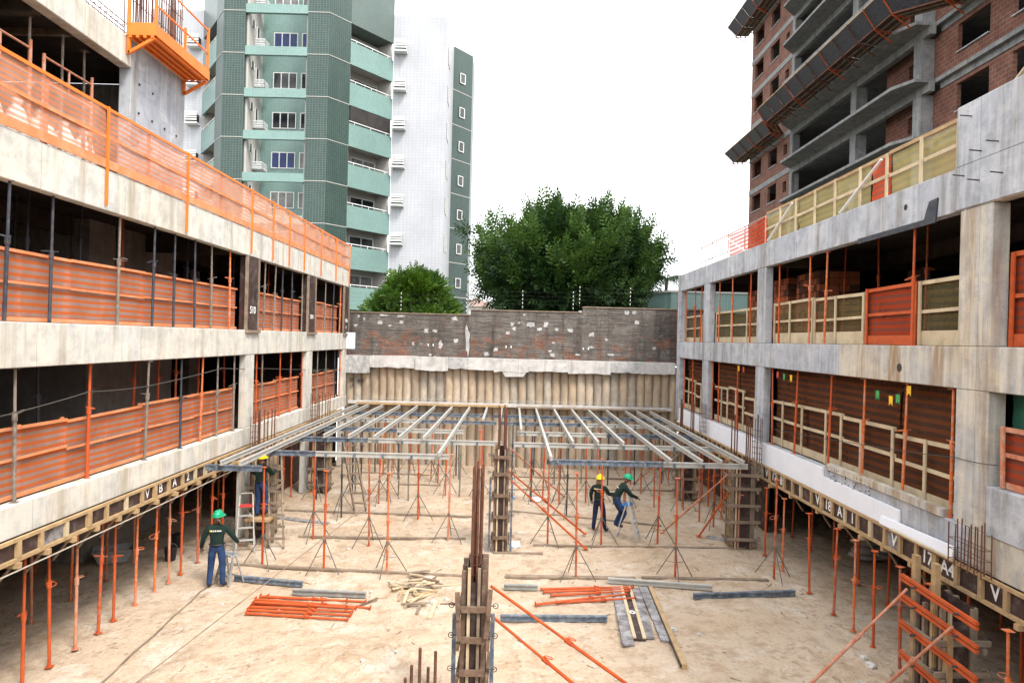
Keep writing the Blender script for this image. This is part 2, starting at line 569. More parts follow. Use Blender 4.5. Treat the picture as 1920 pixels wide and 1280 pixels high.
T_TEAL = tiles('teal_tiles', (.185, .30, .275), (.25, .36, .335), .16, .4, .07)
T_PALE = tiles('sky_sheen_tiles', (.085, .125, .112), (.17, .205, .19), .16, .35, .08)  # dark tile made paler, sky reflection put into its colour
T_WHITE = tiles('white_tiles', (.47, .475, .505), (.38, .39, .42), .22, .4, .03)
PLAIN_W = worn('white_render', (.52, .50, .47), .06, .8, .8)
WHITE = worn('white_paint', (.80, .80, .79), .04, 2, .5)
gk = NT('window_glass', .15, 0, .25)
gk.col(gk.mix(gk.ramp(gk.noise(.7, gk.pos((1, 1, .5)), 3), [(.42, 0.0), (.6, 1.0)]), (.015, .018, .022), (.10, .105, .11)))
GLASS = gk.m
CURT_B = worn('blue_curtain', (.03, .05, .16), .3, 3, .5, spec=.5)
CURT_W = worn('pale_curtain', (.22, .22, .22), .4, 3, .5, spec=.5)
BLACKG = worn('dark_screen', (.045, .04, .038), .3, 2, .5)
SHADE = worn('dark_interior', (.055, .048, .042), .3, 1, .95)  # near-black tone, deep shade put into the colour
SOFFIT = worn('shade_dark_soffit', (.075, .06, .048), .45, 1.3, .9, dirt=(.035, .028, .022), dirt_amt=.5)  # tone deepened: interior shade put into the slab and beam colour
CONC_I = concrete('concrete_in_shade', (.30, .29, .275), (.34, .31, .27), (.16, .13, .10), .6)  # darker copy of the concrete, indoor shade put into its colour
BRICK_T = bricks('tower_brick', (.205, .080, .054), (.145, .062, .046), (.19, .16, .135), .40, .21, .018)
BRICK_W = bricks('old_wall_brick', (.27, .095, .05), (.19, .075, .048), (.19, .165, .145), .24, .085, .014, plaster=(.098, .090, .081), dark=(.040, .036, .033))
MORTAR_P = worn('pale_mortar', (.46, .455, .45), .35, 5, .95, dirt=(.25, .23, .21), dirt_amt=.5, bump=.7)
BRICK_P = worn('hollow_brick', (.42, .13, .06), .25, 3, .9)
LEAF_A = leaf_mat('dark_leaf', (.009, .028, .009), (.042, .098, .018))
LEAF_S = leaf_mat('young_leaf', (.026, .066, .013), (.10, .185, .028))
LEAF_B = leaf_mat('bright_leaf', (.02, .058, .006), (.105, .205, .014))
PINK = worn('faded_roof', (.45, .32, .28), .15, 1, .9)
BARK = worn('bark', (.11, .085, .065), .4, 6, .95, bump=.8)
GRASS = worn('street_ground', (.16, .15, .11), .4, .5, .95)
CLOTH = worn('green_jacket', (.008, .022, .017), .3, 6, .9)
DENIM = worn('blue_denim', (.022, .048, .125), .35, 7, .9)
DENIM_D = worn('navy_trousers', (.014, .022, .058), .35, 7, .9)
SKIN = worn('skin', (.22, .115, .075), .1, 8, .6)
BOOT = worn('boot_leather', (.05, .04, .035), .3, 8, .7)
HELM_G = worn('green_plastic', (.01, .30, .15), .08, 3, .3)
HELM_Y = worn('yellow_plastic', (.82, .62, .015), .08, 3, .3)
BLACKP = worn('black_plastic', (.02, .02, .022), .3, 4, .5)
GREYP = worn('grey_plastic', (.38, .39, .40), .2, 4, .6, dirt=(.25, .22, .18), dirt_amt=.5)
CHALK = worn('chalk', (.82, .82, .80), .1, 20, .95)
INK = worn('black_marker', (.03, .03, .03), .2, 9, .9)
REDP = worn('red_plastic', (.62, .07, .06), .15, 5, .45)
BLUEP = worn('blue_plastic', (.03, .22, .62), .15, 5, .4)
GREENF = worn('green_flag', (.07, .32, .10), .1, 5, .8)
YELF = worn('yellow_flag', (.85, .52, .04), .1, 5, .8)
GREENS = worn('green_sheet', (.015, .085, .055), .35, 1.5, .6)
ROPE = worn('rope', (.42, .36, .29), .2, 8, .9)
WIRE = worn('dark_wire', (.07, .06, .055), .2, 8, .8)
CEMENT = worn('cement_bag', (.50, .48, .45), .2, 3, .9)
# ================================================================== the setting: sand floor of the pit, street ground
XL, XR = -7.85, 7.63            # pit-side faces of the two concrete buildings
YB = 32.4                       # face of the pile wall
nx, ny = 420, 400
xs = np.linspace(-22, 20, nx)
ys = np.linspace(-6, 33.2, ny)
def sand_h(x, y):
    h = mnoise.fractal(Vector((x * .28, y * .28, 1.3)), 1.0, 2.0, 4) * .05
    h += mnoise.noise(Vector((x * 1.5, y * 1.5, 7))) * .032 + mnoise.noise(Vector((x * 3.7, y * 3.7, 3))) * .022
    h += .16 * math.exp(-((x + 2.2) ** 2 / 3.0 + (y - 12.4) ** 2 / 1.2)) * (1 + mnoise.noise(Vector((x * 2.2, y * 2.2, 0))))
    h += .10 * math.exp(-((x - 6.3) ** 2 / 1.0 + (y - 12.6) ** 2 / 2.5)) * (1 + mnoise.noise(Vector((x * 3, y * 3, 5))))
    h += math.exp(-((x + 1.7) ** 2 / 3.0 + (y - 12.5) ** 2 / .9)) * (.11 * mnoise.noise(Vector((x * 4.5, y * 4.5, 2))) + .05 * mnoise.noise(Vector((x * 9, y * 9, 6))))
    h += math.exp(-((x - 1.5) ** 2 / 9.0 + (y - 13.5) ** 2 / 3.0)) * .04 * mnoise.noise(Vector((x * 4, y * 4, 8)))
    return h - .02
vv = [(x, y, sand_h(x, y)) for y in ys for x in xs]
ff = [(j * nx + i, j * nx + i + 1, (j + 1) * nx + i + 1, (j + 1) * nx + i) for j in range(ny - 1) for i in range(nx - 1)]
mb = MB(); mb.v, mb.f, mb.mi = vv, ff, [0] * len(ff)
tag(obj('sand_ground', mb, SAND, smooth=True), kind='structure')
def gz(x, y): return sand_h(x, y)
mb = MB()
for x0, x1, y0, y1 in ((-700, -22.2, -300, 1600), (20.2, 700, -300, 1600), (-22.2, 20.2, -300, -6.2), (-22.2, 20.2, 33.3, 1600)):
    mb.add([(x0, y0, 5), (x1, y0, 5), (x1, y1, 5), (x0, y1, 5)], [(0, 1, 2, 3)])
tag(obj('street_ground', mb, GRASS), kind='structure')
mb = MB()
mb.box(-22.25, -22.0, -6, 33.2, -.3, 5.0).box(20.0, 20.2, -6, 33.2, -.3, 5.0).box(-22, 20, -6.25, -6, -.3, 5.0)
tag(obj('pit_earth_sides', mb, EARTH), kind='structure')

# ================================================================== steel props (shared meshes)
_cache = {}
def shared(key, fn):
    if key not in _cache:
        _cache[key] = fn()
    return _cache[key]
PROPN = [0]
def prop(name, loc, h, mat, label, group, tripod=None, cat='prop', lean=(0, 0), ring=None, handle=True, plates=True, mat2=None):
    """telescopic shore: outer tube, inner tube, collar with loop handle, end plates; a tripod when asked"""
    h = round(h * 20) / 20
    k = PROPN[0]; PROPN[0] += 1
    r = root(name, loc, label, cat, group)
    rr = random.Random(k * 7 + 1)
    r.rotation_euler = (lean[0] + rr.uniform(-.02, .02), lean[1] + rr.uniform(-.02, .02), rr.uniform(0, 6.28))
    zc = round((ring if ring else h * rr.uniform(.52, .66)) * 10) / 10
    if mat is ORANGE: mat = rr.choice([ORANGE, ORANGE, ORANGE3, ORANGE4])
    mn = mat.name
    m2 = mat2 or mat
    lobj('outer_tube', shared(('o', zc, mn), lambda: MB().tube((0, 0, 0), (0, 0, zc), .030, n=8).mesh('outer_tube', smooth=False)), mat, r)
    lobj('inner_tube', shared(('i', zc, h, m2.name), lambda: MB().tube((0, 0, zc), (0, 0, h - .008), .0235, n=8).mesh('inner_tube')), m2, r)
    lobj('collar', shared(('c', mn), lambda: MB().tube((0, 0, -.09), (0, 0, .05), .042, n=8).mesh('collar')), mat, r, (0, 0, zc))
    if handle:
        def hd():
            m = MB()
            m.ring((.085, 0, 0), .075, .008, (0.15, .1, 1), 10, 4)
            m.tube((-.10, -.02, .03), (.02, 0, 0), .007, n=5)
            return m.mesh('handle')
        lobj('handle', shared(('h', mn), hd), mat, r, (0, 0, zc + .02), (rr.uniform(-.35, .35), rr.uniform(-.35, .35), rr.uniform(0, 6.28)))
    if plates:
        lobj('base_plate', shared(('p', mn), lambda: MB().box(-.06, .06, -.06, .06, 0, .008).mesh('base_plate')), mat, r)
        lobj('head_plate', shared(('hp', m2.name), lambda: MB().box(-.065, .065, -.065, .065, -.008, 0).mesh('head_plate')), m2, r, (0, 0, h))
    if tripod:
        tm = tripod
        def lg():
            m = MB()
            m.tube((.035, 0, .80), (.52, 0, .012), .013, n=6)
            m.tube((.03, 0, .42), (.27, 0, .42), .008, n=5)
            return m.mesh('leg')
        a0 = rr.uniform(0, 2.1)
        for j in range(3):
            lobj('leg', shared(('tl', tm.name), lg), tm, r, (0, 0, 0), (0, 0, a0 + j * 2.094 + rr.uniform(-.2, .2)))
        lobj('tripod_hub', shared(('th', tm.name), lambda: MB().tube((0, 0, .76), (0, 0, .84), .044, n=8).mesh('tripod_hub')), tm, r)
    return r

# ================================================================== left concrete building
LB = root('concrete_building', (-14, 14, 0), 'pale concrete frame building under construction along the left side of the pit', 'building')
Y0, Y1 = -5.0, 32.25
LV = [(2.71, 3.23), (5.40, 6.13), (8.32, 9.10)]
for (zb, zt) in LV:
    obj('edge_beam', MB().box(XL - .22, XL, Y0, Y1, zb, zt), CONC_L, LB, bevel=.012)
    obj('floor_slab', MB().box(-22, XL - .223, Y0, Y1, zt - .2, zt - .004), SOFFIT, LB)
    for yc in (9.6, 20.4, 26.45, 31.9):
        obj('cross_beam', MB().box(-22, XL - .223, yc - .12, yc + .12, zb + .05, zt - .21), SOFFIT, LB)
for x in (-11.5, -15):
    for (zb, zt) in LV:
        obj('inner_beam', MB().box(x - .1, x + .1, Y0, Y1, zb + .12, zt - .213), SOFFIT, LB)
COLS_L = [(9.3, 10.0), (20.1, 20.75), (26.05, 26.75), (31.55, 32.2)]
for ya, yb in COLS_L:
    obj('column', MB().box(XL - .21, XL - .012, ya, yb, 3.234, 5.397), CONC_L, LB, bevel=.012)
    obj('column', MB().box(XL - .20, XL - .06, ya, yb, 0, 2.32), CONC_L, LB)
for xi in (-12.5, -17):
    for ya, yb in COLS_L:
        for za, zb in ((0, 2.8), (3.234, 5.5), (6.134, 8.4)):
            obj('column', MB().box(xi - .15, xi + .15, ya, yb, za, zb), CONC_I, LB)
for za, zb in ((0, 2.9), (3.234, 5.9), (6.134, 8.88)):
    obj('core_wall', MB().box(-11.2, -11.0, 17.6, 22.0, za, zb), CONC_I, LB)
    obj('core_wall', MB().box(-14.2, -11.203, 17.6, 17.8, za, zb), CONC_I, LB)
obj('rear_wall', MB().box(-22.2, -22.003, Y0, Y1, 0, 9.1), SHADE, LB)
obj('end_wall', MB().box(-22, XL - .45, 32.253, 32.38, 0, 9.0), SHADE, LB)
obj('end_wall', MB().box(-22, XL - .3, Y0 - .15, Y0 - .003, 0, 9.0), SHADE, LB)  # unseen closing wall, added to keep the storeys inside dark
# storey above the top guard rail: open bay, then a blank wall
obj('upper_beam', MB().box(-8.52, -8.26, Y0, 14.497, 11.60, 12.22), CONC_L, LB, bevel=.012)
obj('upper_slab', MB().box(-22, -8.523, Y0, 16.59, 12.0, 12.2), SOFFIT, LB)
obj('upper_wall', MB().box(-8.52, -8.26, 14.5, 16.85, 9.104, 12.22), CONC_R, LB, bevel=.012)
obj('upper_wall', MB().box(-22, -8.523, 16.6, 16.85, 9.104, 11.997), CONC_R, LB)
obj('rear_wall', MB().box(-16.2, -16.0, Y0, 16.5, 9.104, 11.99), SHADE, LB)
for yy in (4.5, 9.4, 12.0):
    obj('cross_beam', MB().box(-16, -8.53, yy - .1, yy + .1, 11.55, 11.99), SOFFIT, LB)
for yy in np.arange(1.5, 14.3, 1.1):
    obj('joist', MB().box(-16, -8.53, yy - .04, yy + .04, 11.86, 11.99), WOODG, LB)
mb = MB()
for k in range(14):
    mb.tube((-8.255, 14.8 + (k % 4) * .55, 9.5 + (k // 4) * .62), (-8.235, 14.8 + (k % 4) * .55, 9.5 + (k // 4) * .62), .025, n=6)
obj('tie_holes', mb, BLACKP, LB)
# plywood column boxes still standing on the middle storey
for (ya, yb), mark in zip(COLS_L[1:], ('510', '2010', 'P206')):
    c = root('column_form', (XL - .1, (ya + yb) / 2, 6.13), 'dark plywood column box on the left middle storey, %s' % {'510': 'nearest one, chalked 510', '2010': 'middle one, chalked 2010', 'P206': 'end one, chalked P206'}[mark], 'formwork', 'column boxes on the left middle storey')
    for nm, m, b in (('panel', PLY, MB().box(XL - .005, XL + .015, ya - .02, yb + .08, 6.134, 8.31)),
                     ('panel', PLY, MB().box(XL - .23, XL - .008, ya - .045, ya - .025, 6.134, 8.31)),
                     ('batten', WOODG, MB().box(XL - .05, XL + .03, ya - .12, ya - .048, 6.134, 8.31)),
                     ('batten', WOODG, MB().box(XL - .03, XL + .045, yb + .083, yb + .15, 6.134, 8.31)),
                     ('fresh_column', CONC_L, MB().box(XL - .21, XL - .01, ya, yb, 6.134, 8.315)),
                     ('sill_plate', WOODG, MB().box(XL - .04, XL + .09, ya - .16, yb + .2, 6.05, 6.13))):
        obj(nm, b, m, c)
    text('chalk_mark', mark, .30 if len(mark) < 4 else .21, CHALK, c, (XL + .018, (ya + yb) / 2 + .03, 6.72), (math.pi / 2, 0, math.pi / 2), .004)
    if mark == 'P206':
        text('chalk_mark', 'V', .2, CHALK, c, (XL + .018, (ya + yb) / 2, 6.4), (math.pi / 2, 0, math.pi / 2), .004)

for za, zb in ((0, 2.5),):
    obj('shade_wall', MB().box(-13.4, -13.2, Y0, 32.2, za, zb), SHADE, LB)  # dark wall added to deepen the shade under the left slab
# ================================================================== right concrete building
RB = root('concrete_building', (14, 14, 0), 'grey concrete frame building under construction along the right side of the pit', 'building')
RV = [(2.50, 3.12), (5.40, 6.12), (8.45, 9.20)]
for i, (zb, zt) in enumerate(RV):
    for ya, yb, m in ((Y0, 11.35, CONC_RS), (11.353, 16.0, CONC_RS if i == 1 else CONC_R), (16.003, 31.9, CONC_R)):
        obj('edge_beam', MB().box(XR, XR + .22, ya, yb, zb, zt), m, RB, bevel=.012)
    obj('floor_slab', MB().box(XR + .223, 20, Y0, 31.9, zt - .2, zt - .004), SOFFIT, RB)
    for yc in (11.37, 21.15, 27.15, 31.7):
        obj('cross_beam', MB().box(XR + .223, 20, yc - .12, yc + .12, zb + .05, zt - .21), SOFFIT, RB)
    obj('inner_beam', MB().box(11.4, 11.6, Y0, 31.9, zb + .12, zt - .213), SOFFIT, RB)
COLS_R = [(10.95, 11.75), (20.8, 21.5), (26.75, 27.55), (31.35, 31.88)]
for ya, yb in COLS_R:
    t = .30 if ya < 12 else .24
    m = CONC_RS if ya < 12 else CONC_R
    obj('column', MB().box(XR + .004, XR + t, ya, yb, 6.124, 8.447), m, RB, bevel=.015)
    obj('column', MB().box(XR + .004, XR + t, ya, yb, 3.124, 5.397), m, RB, bevel=.015)
    for xi in (12.5, 17):
        for za, zb in ((0, 2.6), (3.124, 5.5), (6.124, 8.5)):
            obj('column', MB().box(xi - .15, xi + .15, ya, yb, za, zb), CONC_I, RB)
obj('parapet_block', MB().box(XR - .02, XR + .24, 4, 11.87, 9.203, 10.25), CONC_R, RB, bevel=.015)
obj('parapet_block', MB().box(XR - .022, XR - .002, 4, 11.87, 8.47, 9.2), CONC_R, RB)
mb = MB()
for py, pz in ((1822, 218), (1872, 265), (1840, 283), (1880, 324), (1836, 338), (1808, 330)):
    p = PX(py, pz, XR - .02)
    mb.tube(p, p + Vector((-.18, .03, .02)), .012, n=5)
obj('tie_bars', mb, DARKST, RB)
mb = MB()
for px_, py_, rr in ((1698, 389, .06), (1686, 689, .085)):
    p = PX(px_, py_, XR)
    mb.tube(p + Vector((-.004, 0, 0)), p + Vector((.03, 0, 0)), rr, n=14)
obj('drain_hole', mb, SHADE, RB)
obj('steel_shoe', MB().prism([(XR - .03, 12.4, 8.36), (XR - .03, 15.2, 8.36), (XR - .03, 15.2, 8.47), (XR - .03, 12.75, 8.47), (XR - .03, 12.6, 8.78), (XR - .03, 12.35, 8.80)], (.028, 0, 0)), DARKST, RB)
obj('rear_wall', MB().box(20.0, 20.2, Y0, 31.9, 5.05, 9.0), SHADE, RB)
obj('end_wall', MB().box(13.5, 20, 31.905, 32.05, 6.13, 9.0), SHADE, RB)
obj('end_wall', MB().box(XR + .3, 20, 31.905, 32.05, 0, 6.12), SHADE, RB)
obj('end_wall', MB().box(XR + .3, 20, Y0 - .15, Y0 - .003, 0, 9.0), SHADE, RB)  # unseen wall added at the near end to keep light out
obj('shade_wall', MB().box(12.9, 13.1, Y0, 31.8, 0, 2.3), SHADE, RB)  # dark wall added to deepen the shade under the right slab
obj('low_wall', MB().box(XR - .03, XR + .2, 4, 10.9, 3.123, 3.9), CONC_R, RB, bevel=.012)
obj('kerb_upstand', MB().box(XR - .035, XR + .12, 12.0, 16.45, 3.123, 3.26), CONC_RS, RB)
mb = MB()
rq = random.Random(5)
for k in range(46):
    y = 14.4 + rq.random() * 2.0
    z = 2.88 + rq.random() * .33
    mb.tube((XR - .038, y, z), (XR - .02, y, z), .014, n=5)
obj('core_holes', mb, SHADE, RB)

# ================================================================== edge formwork: rails, studs and dark panels chalked with beam numbers
def edge_form(label, X, s, y0, y1, z0, z1, step, marks, seed):
    """s = +1 when the visible face looks to +x"""
    t = root('edge_formwork', (X, (y0 + y1) / 2, z0), label, 'formwork')
    rr = random.Random(seed)
    def bx(a, b, ya, yb, za, zb):
        xa, xb = sorted((X + s * a, X + s * b))
        return MB().box(xa, xb, ya, yb, za, zb)
    n = int((y1 - y0) / step)
    ys_ = [y0 + i * (y1 - y0) / n + (rr.uniform(-.05, .05) if 0 < i < n else 0) for i in range(n + 1)]
    for a in np.arange(y0, y1 - .1, 3.0):
        b = min(a + 2.995, y1)
        obj('rail', bx(.03, .085, a, b, z1 - .055, z1), WOOD, t)
        obj('rail', bx(.03, .085, a, b, z0, z0 + .06), WOOD, t)
    for i, y in enumerate(ys_):
        w = .085 if i % 4 else .12
        obj('stud', bx(.03, .08 + rr.uniform(0, .012), y - w / 2, y + w / 2, z0 + .062, z1 - .057), WOOD if rr.random() < .75 else WOODP, t)
        if i < n:
            p = obj('panel', bx(.008, .026, y + .003, ys_[i + 1] - .003, z0 + .01, z1 - .01), PLY if rr.random() < .9 else PLYW, t)
    free = [(ys_[i] + ys_[i + 1]) / 2 for i in range(n)]
    for y, c, bold in marks:
        y = min(free, key=lambda q: abs(q - y))
        free.remove(y)
        text('chalk_mark', c, (z1 - z0) * .74, CHALK, t, (X + s * .030, y, (z0 + z1) / 2), (math.pi / 2, rr.uniform(-.1, .1), s * math.pi / 2), bold)
    return t
def ymark(px, py, X):
    return PX(px, py, X).y
mk = [(ymark(110 + 0, 975, XL), '', 0)]
mk = []
for px_, py_, c in ((264, 928, 'V'), (292, 918, 'B'), (316, 908, 'A'), (338, 900, '2'), (396, 872, 'V')):
    mk.append((ymark(px_, py_, XL), c, .004))
edge_form('timber edge form with dark panels under the left slab, chalked V B A 2', XL, 1, 3.0, 31.3, 2.33, 2.706, .6, mk, 1)
mk = []
for px_, py_, c in ((1433, 883, 'V'), (1448, 889, '17'), (1461, 894, '8:'), (1533, 934, 'V'), (1555, 944, '18'), (1577, 956, 'A'), (1601, 967, '1'), (1690, 1018, 'V'), (1728, 1038, '17'), (1893, 1126, 'V')):
    mk.append((ymark(px_, py_, XR), c, .006))
mk.append((ymark(1783, 1068, XR), 'A4', .006))
edge_form('timber edge form under the right slab, panels chalked V 18 A 1', XR, -1, 3.0, 31.3, 2.05, 2.496, .56, mk, 2)
# white foam boards on the right slab edge
t = root('foam_board_strip', (XR - .02, 22, 2.5), 'white foam boards along the right slab edge above the chalked form', 'insulation')
y = 31.0
while y > 13.4:
    y2 = max(y - 2.4, 13.3)
    zt = 3.118 if y2 > 16 else 2.93
    obj('foam_board', MB().box(XR - .05, XR - .004, y2 + .004, y, 2.505, zt - (0 if y2 > 16 else R.uniform(0, .03))), FOAM, t)
    y = y2
t = root('loose_foam_board', (XR - .1, 12.6, 2.5), 'loose white foam strip tilted on the right edge form near the front', 'insulation')
obj('board', MB().prism([(XR - .10, 11.6, 2.50), (XR - .10, 13.9, 2.50), (XR - .07, 13.9, 2.66), (XR - .07, 11.6, 2.72)], (.03, 0, 0)), FOAM, t)
obj('board_edge', MB().box(XR - .16, XR - .108, 11.5, 13.4, 2.50, 2.53), WOODP, t)

# ================================================================== guard rails with netting
def guard(name, label, x, bays, z0, h, net, wood, s, seed, toe=.16, group=None, tilt=.0):
    """bays: list of (y0, y1); the net hangs on the inner side of a timber frame"""
    t = root(name, (x, bays[0][0], z0), label, 'guard rail', group)
    rr = random.Random(seed)
    for i, (a, b) in enumerate(bays):
        hh = h + rr.uniform(-.05, .05)
        obj('net', MB().sheet((x - s * .04, a, 0), (x - s * .04, b, 0), z0 + .01, z0 + hh, max(4, int((b - a) * 4)), 5, .008, seed * 10 + i), net, t)
        z2 = z0 + hh + rr.uniform(-.03, .03)
        obj('top_rail', MB().bar((x, a, z0 + hh), (x, b, z2), .035, .05 if net is NET_O else .075), wood, t)
        obj('middle_rail', MB().bar((x, a, z0 + hh * .55), (x, b, z0 + hh * .55 + rr.uniform(-.03, .03)), .03, .04 if net is NET_O else .065), wood, t)
        if toe:
            obj('toe_board', MB().bar((x, a, z0 + toe / 2 + .012), (x, b, z0 + toe / 2 + .012), .025, toe), wood, t)
        n = max(1, round((b - a) / 1.6))
        for j in range(n + 1):
            y = a + (b - a) * j / n + (rr.uniform(-.25, .25) if 0 < j < n else (.05 if j == 0 else -.05))
            xp = x + s * (-.075 if net is NET_O else .034)
            obj('post', MB().bar((xp, y, z0 + .01), (xp, y + rr.uniform(-.02, .02), z0 + hh + .02), .03, .075, (0, 1, 0)), wood, t)
    return t
def split(a, b, L):
    n = max(1, round((b - a) / L))
    return [(a + (b - a) * i / n, a + (b - a) * (i + 1) / n) for i in range(n)]
for nm, (a, b) in (('near', (5.0, 19.95)), ('second', (20.9, 25.9)), ('far', (26.95, 31.4))):
    guard('guard_rail', 'orange netted guard rail on the left middle storey, %s bay' % nm, -8.12, split(a, b, 2.6), 6.13, 1.2, NET_O, WOODO, 1, 3 + len(nm), toe=.07, group='orange guard rails')
    guard('guard_rail', 'orange netted guard rail on the left lower storey, %s bay' % nm, -8.12, split(a, b, 2.3), 3.23, 1.17, NET_O, WOODO, 1, 23 + len(nm), toe=.07, group='orange guard rails')
# top guard of the left building
t = root('top_guard_rail', (XL + .02, 20, 9.1), 'pale orange netted guard rail along the top of the left building', 'guard rail')
PY_ = [6.5, 9.8, 13.0, 16.2, 20.2, 22.0, 23.6, 25.3, 27.5, 29.8, 32.2]
for i, (a, b) in enumerate(zip(PY_, PY_[1:])):
    obj('net', MB().sheet((XL - .02, a, 0), (XL - .02, b, 0), 9.12, 10.24, max(4, int((b - a) * 4)), 5, .03, 60 + i), NET_OL, t)
    obj('top_rail', MB().bar((XL + .0, a, 10.25), (XL + .0, b, 10.25), .03, .06), BRIGHT, t)
    obj('middle_rail', MB().bar((XL + .0, a, 9.72), (XL + .0, b, 9.70), .025, .055), WOODO, t)
    obj('toe_board', MB().bar((XL + .012, a, 9.2), (XL + .012, b, 9.2), .02, .17), WOODO, t)
    if (b - a) > 1.9:
        obj('batten', MB().bar((XL - .055, (a + b) / 2, 9.12), (XL - .055, (a + b) / 2, 10.22), .03, .09, (0, 1, 0)), WOODO, t)
for a in PY_:
    obj('post', MB().bar((XL + .035, a, 8.40), (XL + .035, a, 10.28), .04, .04), BRIGHT, t)
# right building guards
guard('guard_rail', 'khaki netted timber guard on the right middle storey, near bay', 7.93, [(11.85, 13.35)], 6.12, 1.25, NET_Y, WOODP, -1, 41, .28)
guard('guard_rail', 'red netted guard panel between khaki ones on the right middle storey', 7.93, [(13.4, 15.35)], 6.12, 1.22, NET_R, ORANGE, -1, 42, .2)
guard('guard_rail', 'khaki netted timber guard on the right middle storey beside brick stacks', 7.93, [(15.4, 18.0), (18.03, 20.75)], 6.12, 1.2, NET_Y, WOODP, -1, 43, .3)
guard('guard_rail', 'khaki netted timber guard on the right middle storey, third bay', 7.93, [(21.6, 26.7)], 6.12, 1.15, NET_Y, WOODP, -1, 44, .2)
guard('guard_rail', 'khaki netted timber guard on the right middle storey, farthest bay', 7.93, [(28.6, 31.3)], 6.12, 1.15, NET_Y, WOODP, -1, 45, .2)
guard('guard_rail', 'short red guard panel in the farthest bay of the right middle storey', 7.93, [(27.6, 28.5)], 6.12, 1.2, NET_R, ORANGE, -1, 46, .2)
guard('guard_rail', 'red netted guard beside the big stained column, right middle storey', 7.93, [(6.0, 10.9)], 6.12, 1.5, NET_R, ORANGE, -1, 47, .2)
guard('guard_rail', 'dull red netted guard beside the big column, right lower storey', 7.75, [(6.0, 10.75)], 3.9, .95, NET_R, ORANGE2, -1, 48, .1)
for i, (a, b) in enumerate(((11.85, 20.75), (21.55, 26.7), (27.6, 31.3))):
    nmv = ('near', 'second', 'far')[i]
    t = root('netting_screen', (8.05, a, 3.12), 'tall brown net screen closing the right lower storey, %s bay' % nmv, 'netting', 'brown net screens')
    for j, (p, q) in enumerate(split(a, b, 2.2)):
        obj('net', MB().sheet((8.05, p, 0), (8.05, q, 0), 3.13, 5.42, 8, 6, .04, 80 + i * 9 + j), NET_B, t)
    t = root('lattice_guard_rail', (7.93, a, 3.12), 'pale timber lattice guard before the brown net, %s bay' % nmv, 'guard rail', 'timber lattice guards')
    rr = random.Random(90 + i)
    for p, q in split(a, b, 2.0):
        zt = 3.12 + rr.uniform(1.15, 1.35)
        obj('top_rail', MB().bar((7.93, p, zt), (7.93, q, zt + rr.uniform(-.05, .05)), .03, .08), WOODP, t)
        obj('middle_rail', MB().bar((7.93, p, zt - .55), (7.93, q, zt - .55 + rr.uniform(-.05, .05)), .03, .075), WOODP, t)
        obj('toe_board', MB().bar((7.93, p, 3.23), (7.93, q, 3.23), .025, .2), WOODP, t)
        for y in (p + .06, (p + q) / 2 + rr.uniform(-.3, .3)):
            obj('post', MB().bar((7.895, y, 3.125), (7.895, y, zt + .03), .03, .08, (0, 1, 0)), WOODP, t)
t = root('top_guard_rail', (XR + .12, 16, 9.2), 'yellow netted timber guard along the top of the right building', 'guard rail')
rr = random.Random(77)
for j, (p, q) in enumerate(split(11.95, 21.2, 2.3)):
    net = NET_YL if j != 1 else NET_R
    if j == 1:
        obj('net', MB().sheet((7.82, p, 0), (7.82, p + .8, 0), 9.21, 10.1, 5, 5, .03, 121), NET_R, t)
        p2 = p + .8
    else:
        p2 = p
    obj('net', MB().sheet((7.82, p2, 0), (7.82, q, 0), 9.21, 10.1, 8, 5, .03, 120 + j), NET_YL, t)
    obj('top_rail', MB().bar((7.77, p, 10.12), (7.77, q, 10.12 + rr.uniform(-.03, .03)), .04, .07), WOOD, t)
    obj('middle_rail', MB().bar((7.77, p, 9.68), (7.77, q, 9.66), .03, .07), WOODP, t)
    for y in (p + .05, (p + q) / 2):
        obj('post', MB().bar((7.735, y, 9.205), (7.735, y, 10.13), .03, .08, (0, 1, 0)), WOODP, t)
    if j % 2:
        obj('brace', MB().bar((7.70, p + .2, 10.05), (7.70, q - .3, 9.25), .025, .06, (1, 0, 0)), WHITE, t)
t = root('top_guard_rail', (XR + .1, 24, 9.2), 'red netted steel guard at the far top of the right building', 'guard rail')
for nm, b in (('net', MB().sheet((7.82, 21.25, 0), (7.82, 25.0, 0), 9.21, 10.05, 12, 5, .03, 131)), ('net', MB().sheet((7.83, 21.3, 0), (7.83, 22.2, 0), 9.21, 10.1, 6, 5, .03, 132))):
    obj(nm, b, NET_R, t)
obj('top_rail', MB().tube((7.77, 21.3, 10.08), (7.77, 28.6, 10.05), .022), ORANGE2, t)
obj('middle_rail', MB().tube((7.77, 25.0, 9.45), (7.77, 28.6, 9.45), .02), WOODG, t)
for y in (21.3, 23.2, 25.0, 27.0, 28.6):
    obj('post', MB().tube((7.77, y, 9.2), (7.77, y, 10.1), .022), ORANGE2 if y < 26 else GALV, t)
obj('brace', MB().tube((7.72, 24.9, 9.9), (7.72, 23.0, 9.22), .02), WHITE, t)
obj('brace', MB().tube((7.72, 28.5, 9.25), (7.72, 26.0, 9.7), .02), WHITE, t)
t = root('corner_guard_rail', (XR + .1, 9, 10.25), 'orange guard panel at the upper right corner above the concrete block', 'guard rail')
obj('net', MB().sheet((7.75, 7.0, 0), (7.75, 9.9, 0), 10.26, 11.35, 8, 4, .03, 140), NET_R, t)
obj('top_rail', MB().bar((7.72, 7, 11.35), (7.72, 9.9, 11.3), .03, .08), ORANGE, t)
obj('post', MB().bar((7.72, 9.86, 10.255), (7.72, 9.86, 11.38), .03, .08, (0, 1, 0)), ORANGE, t)
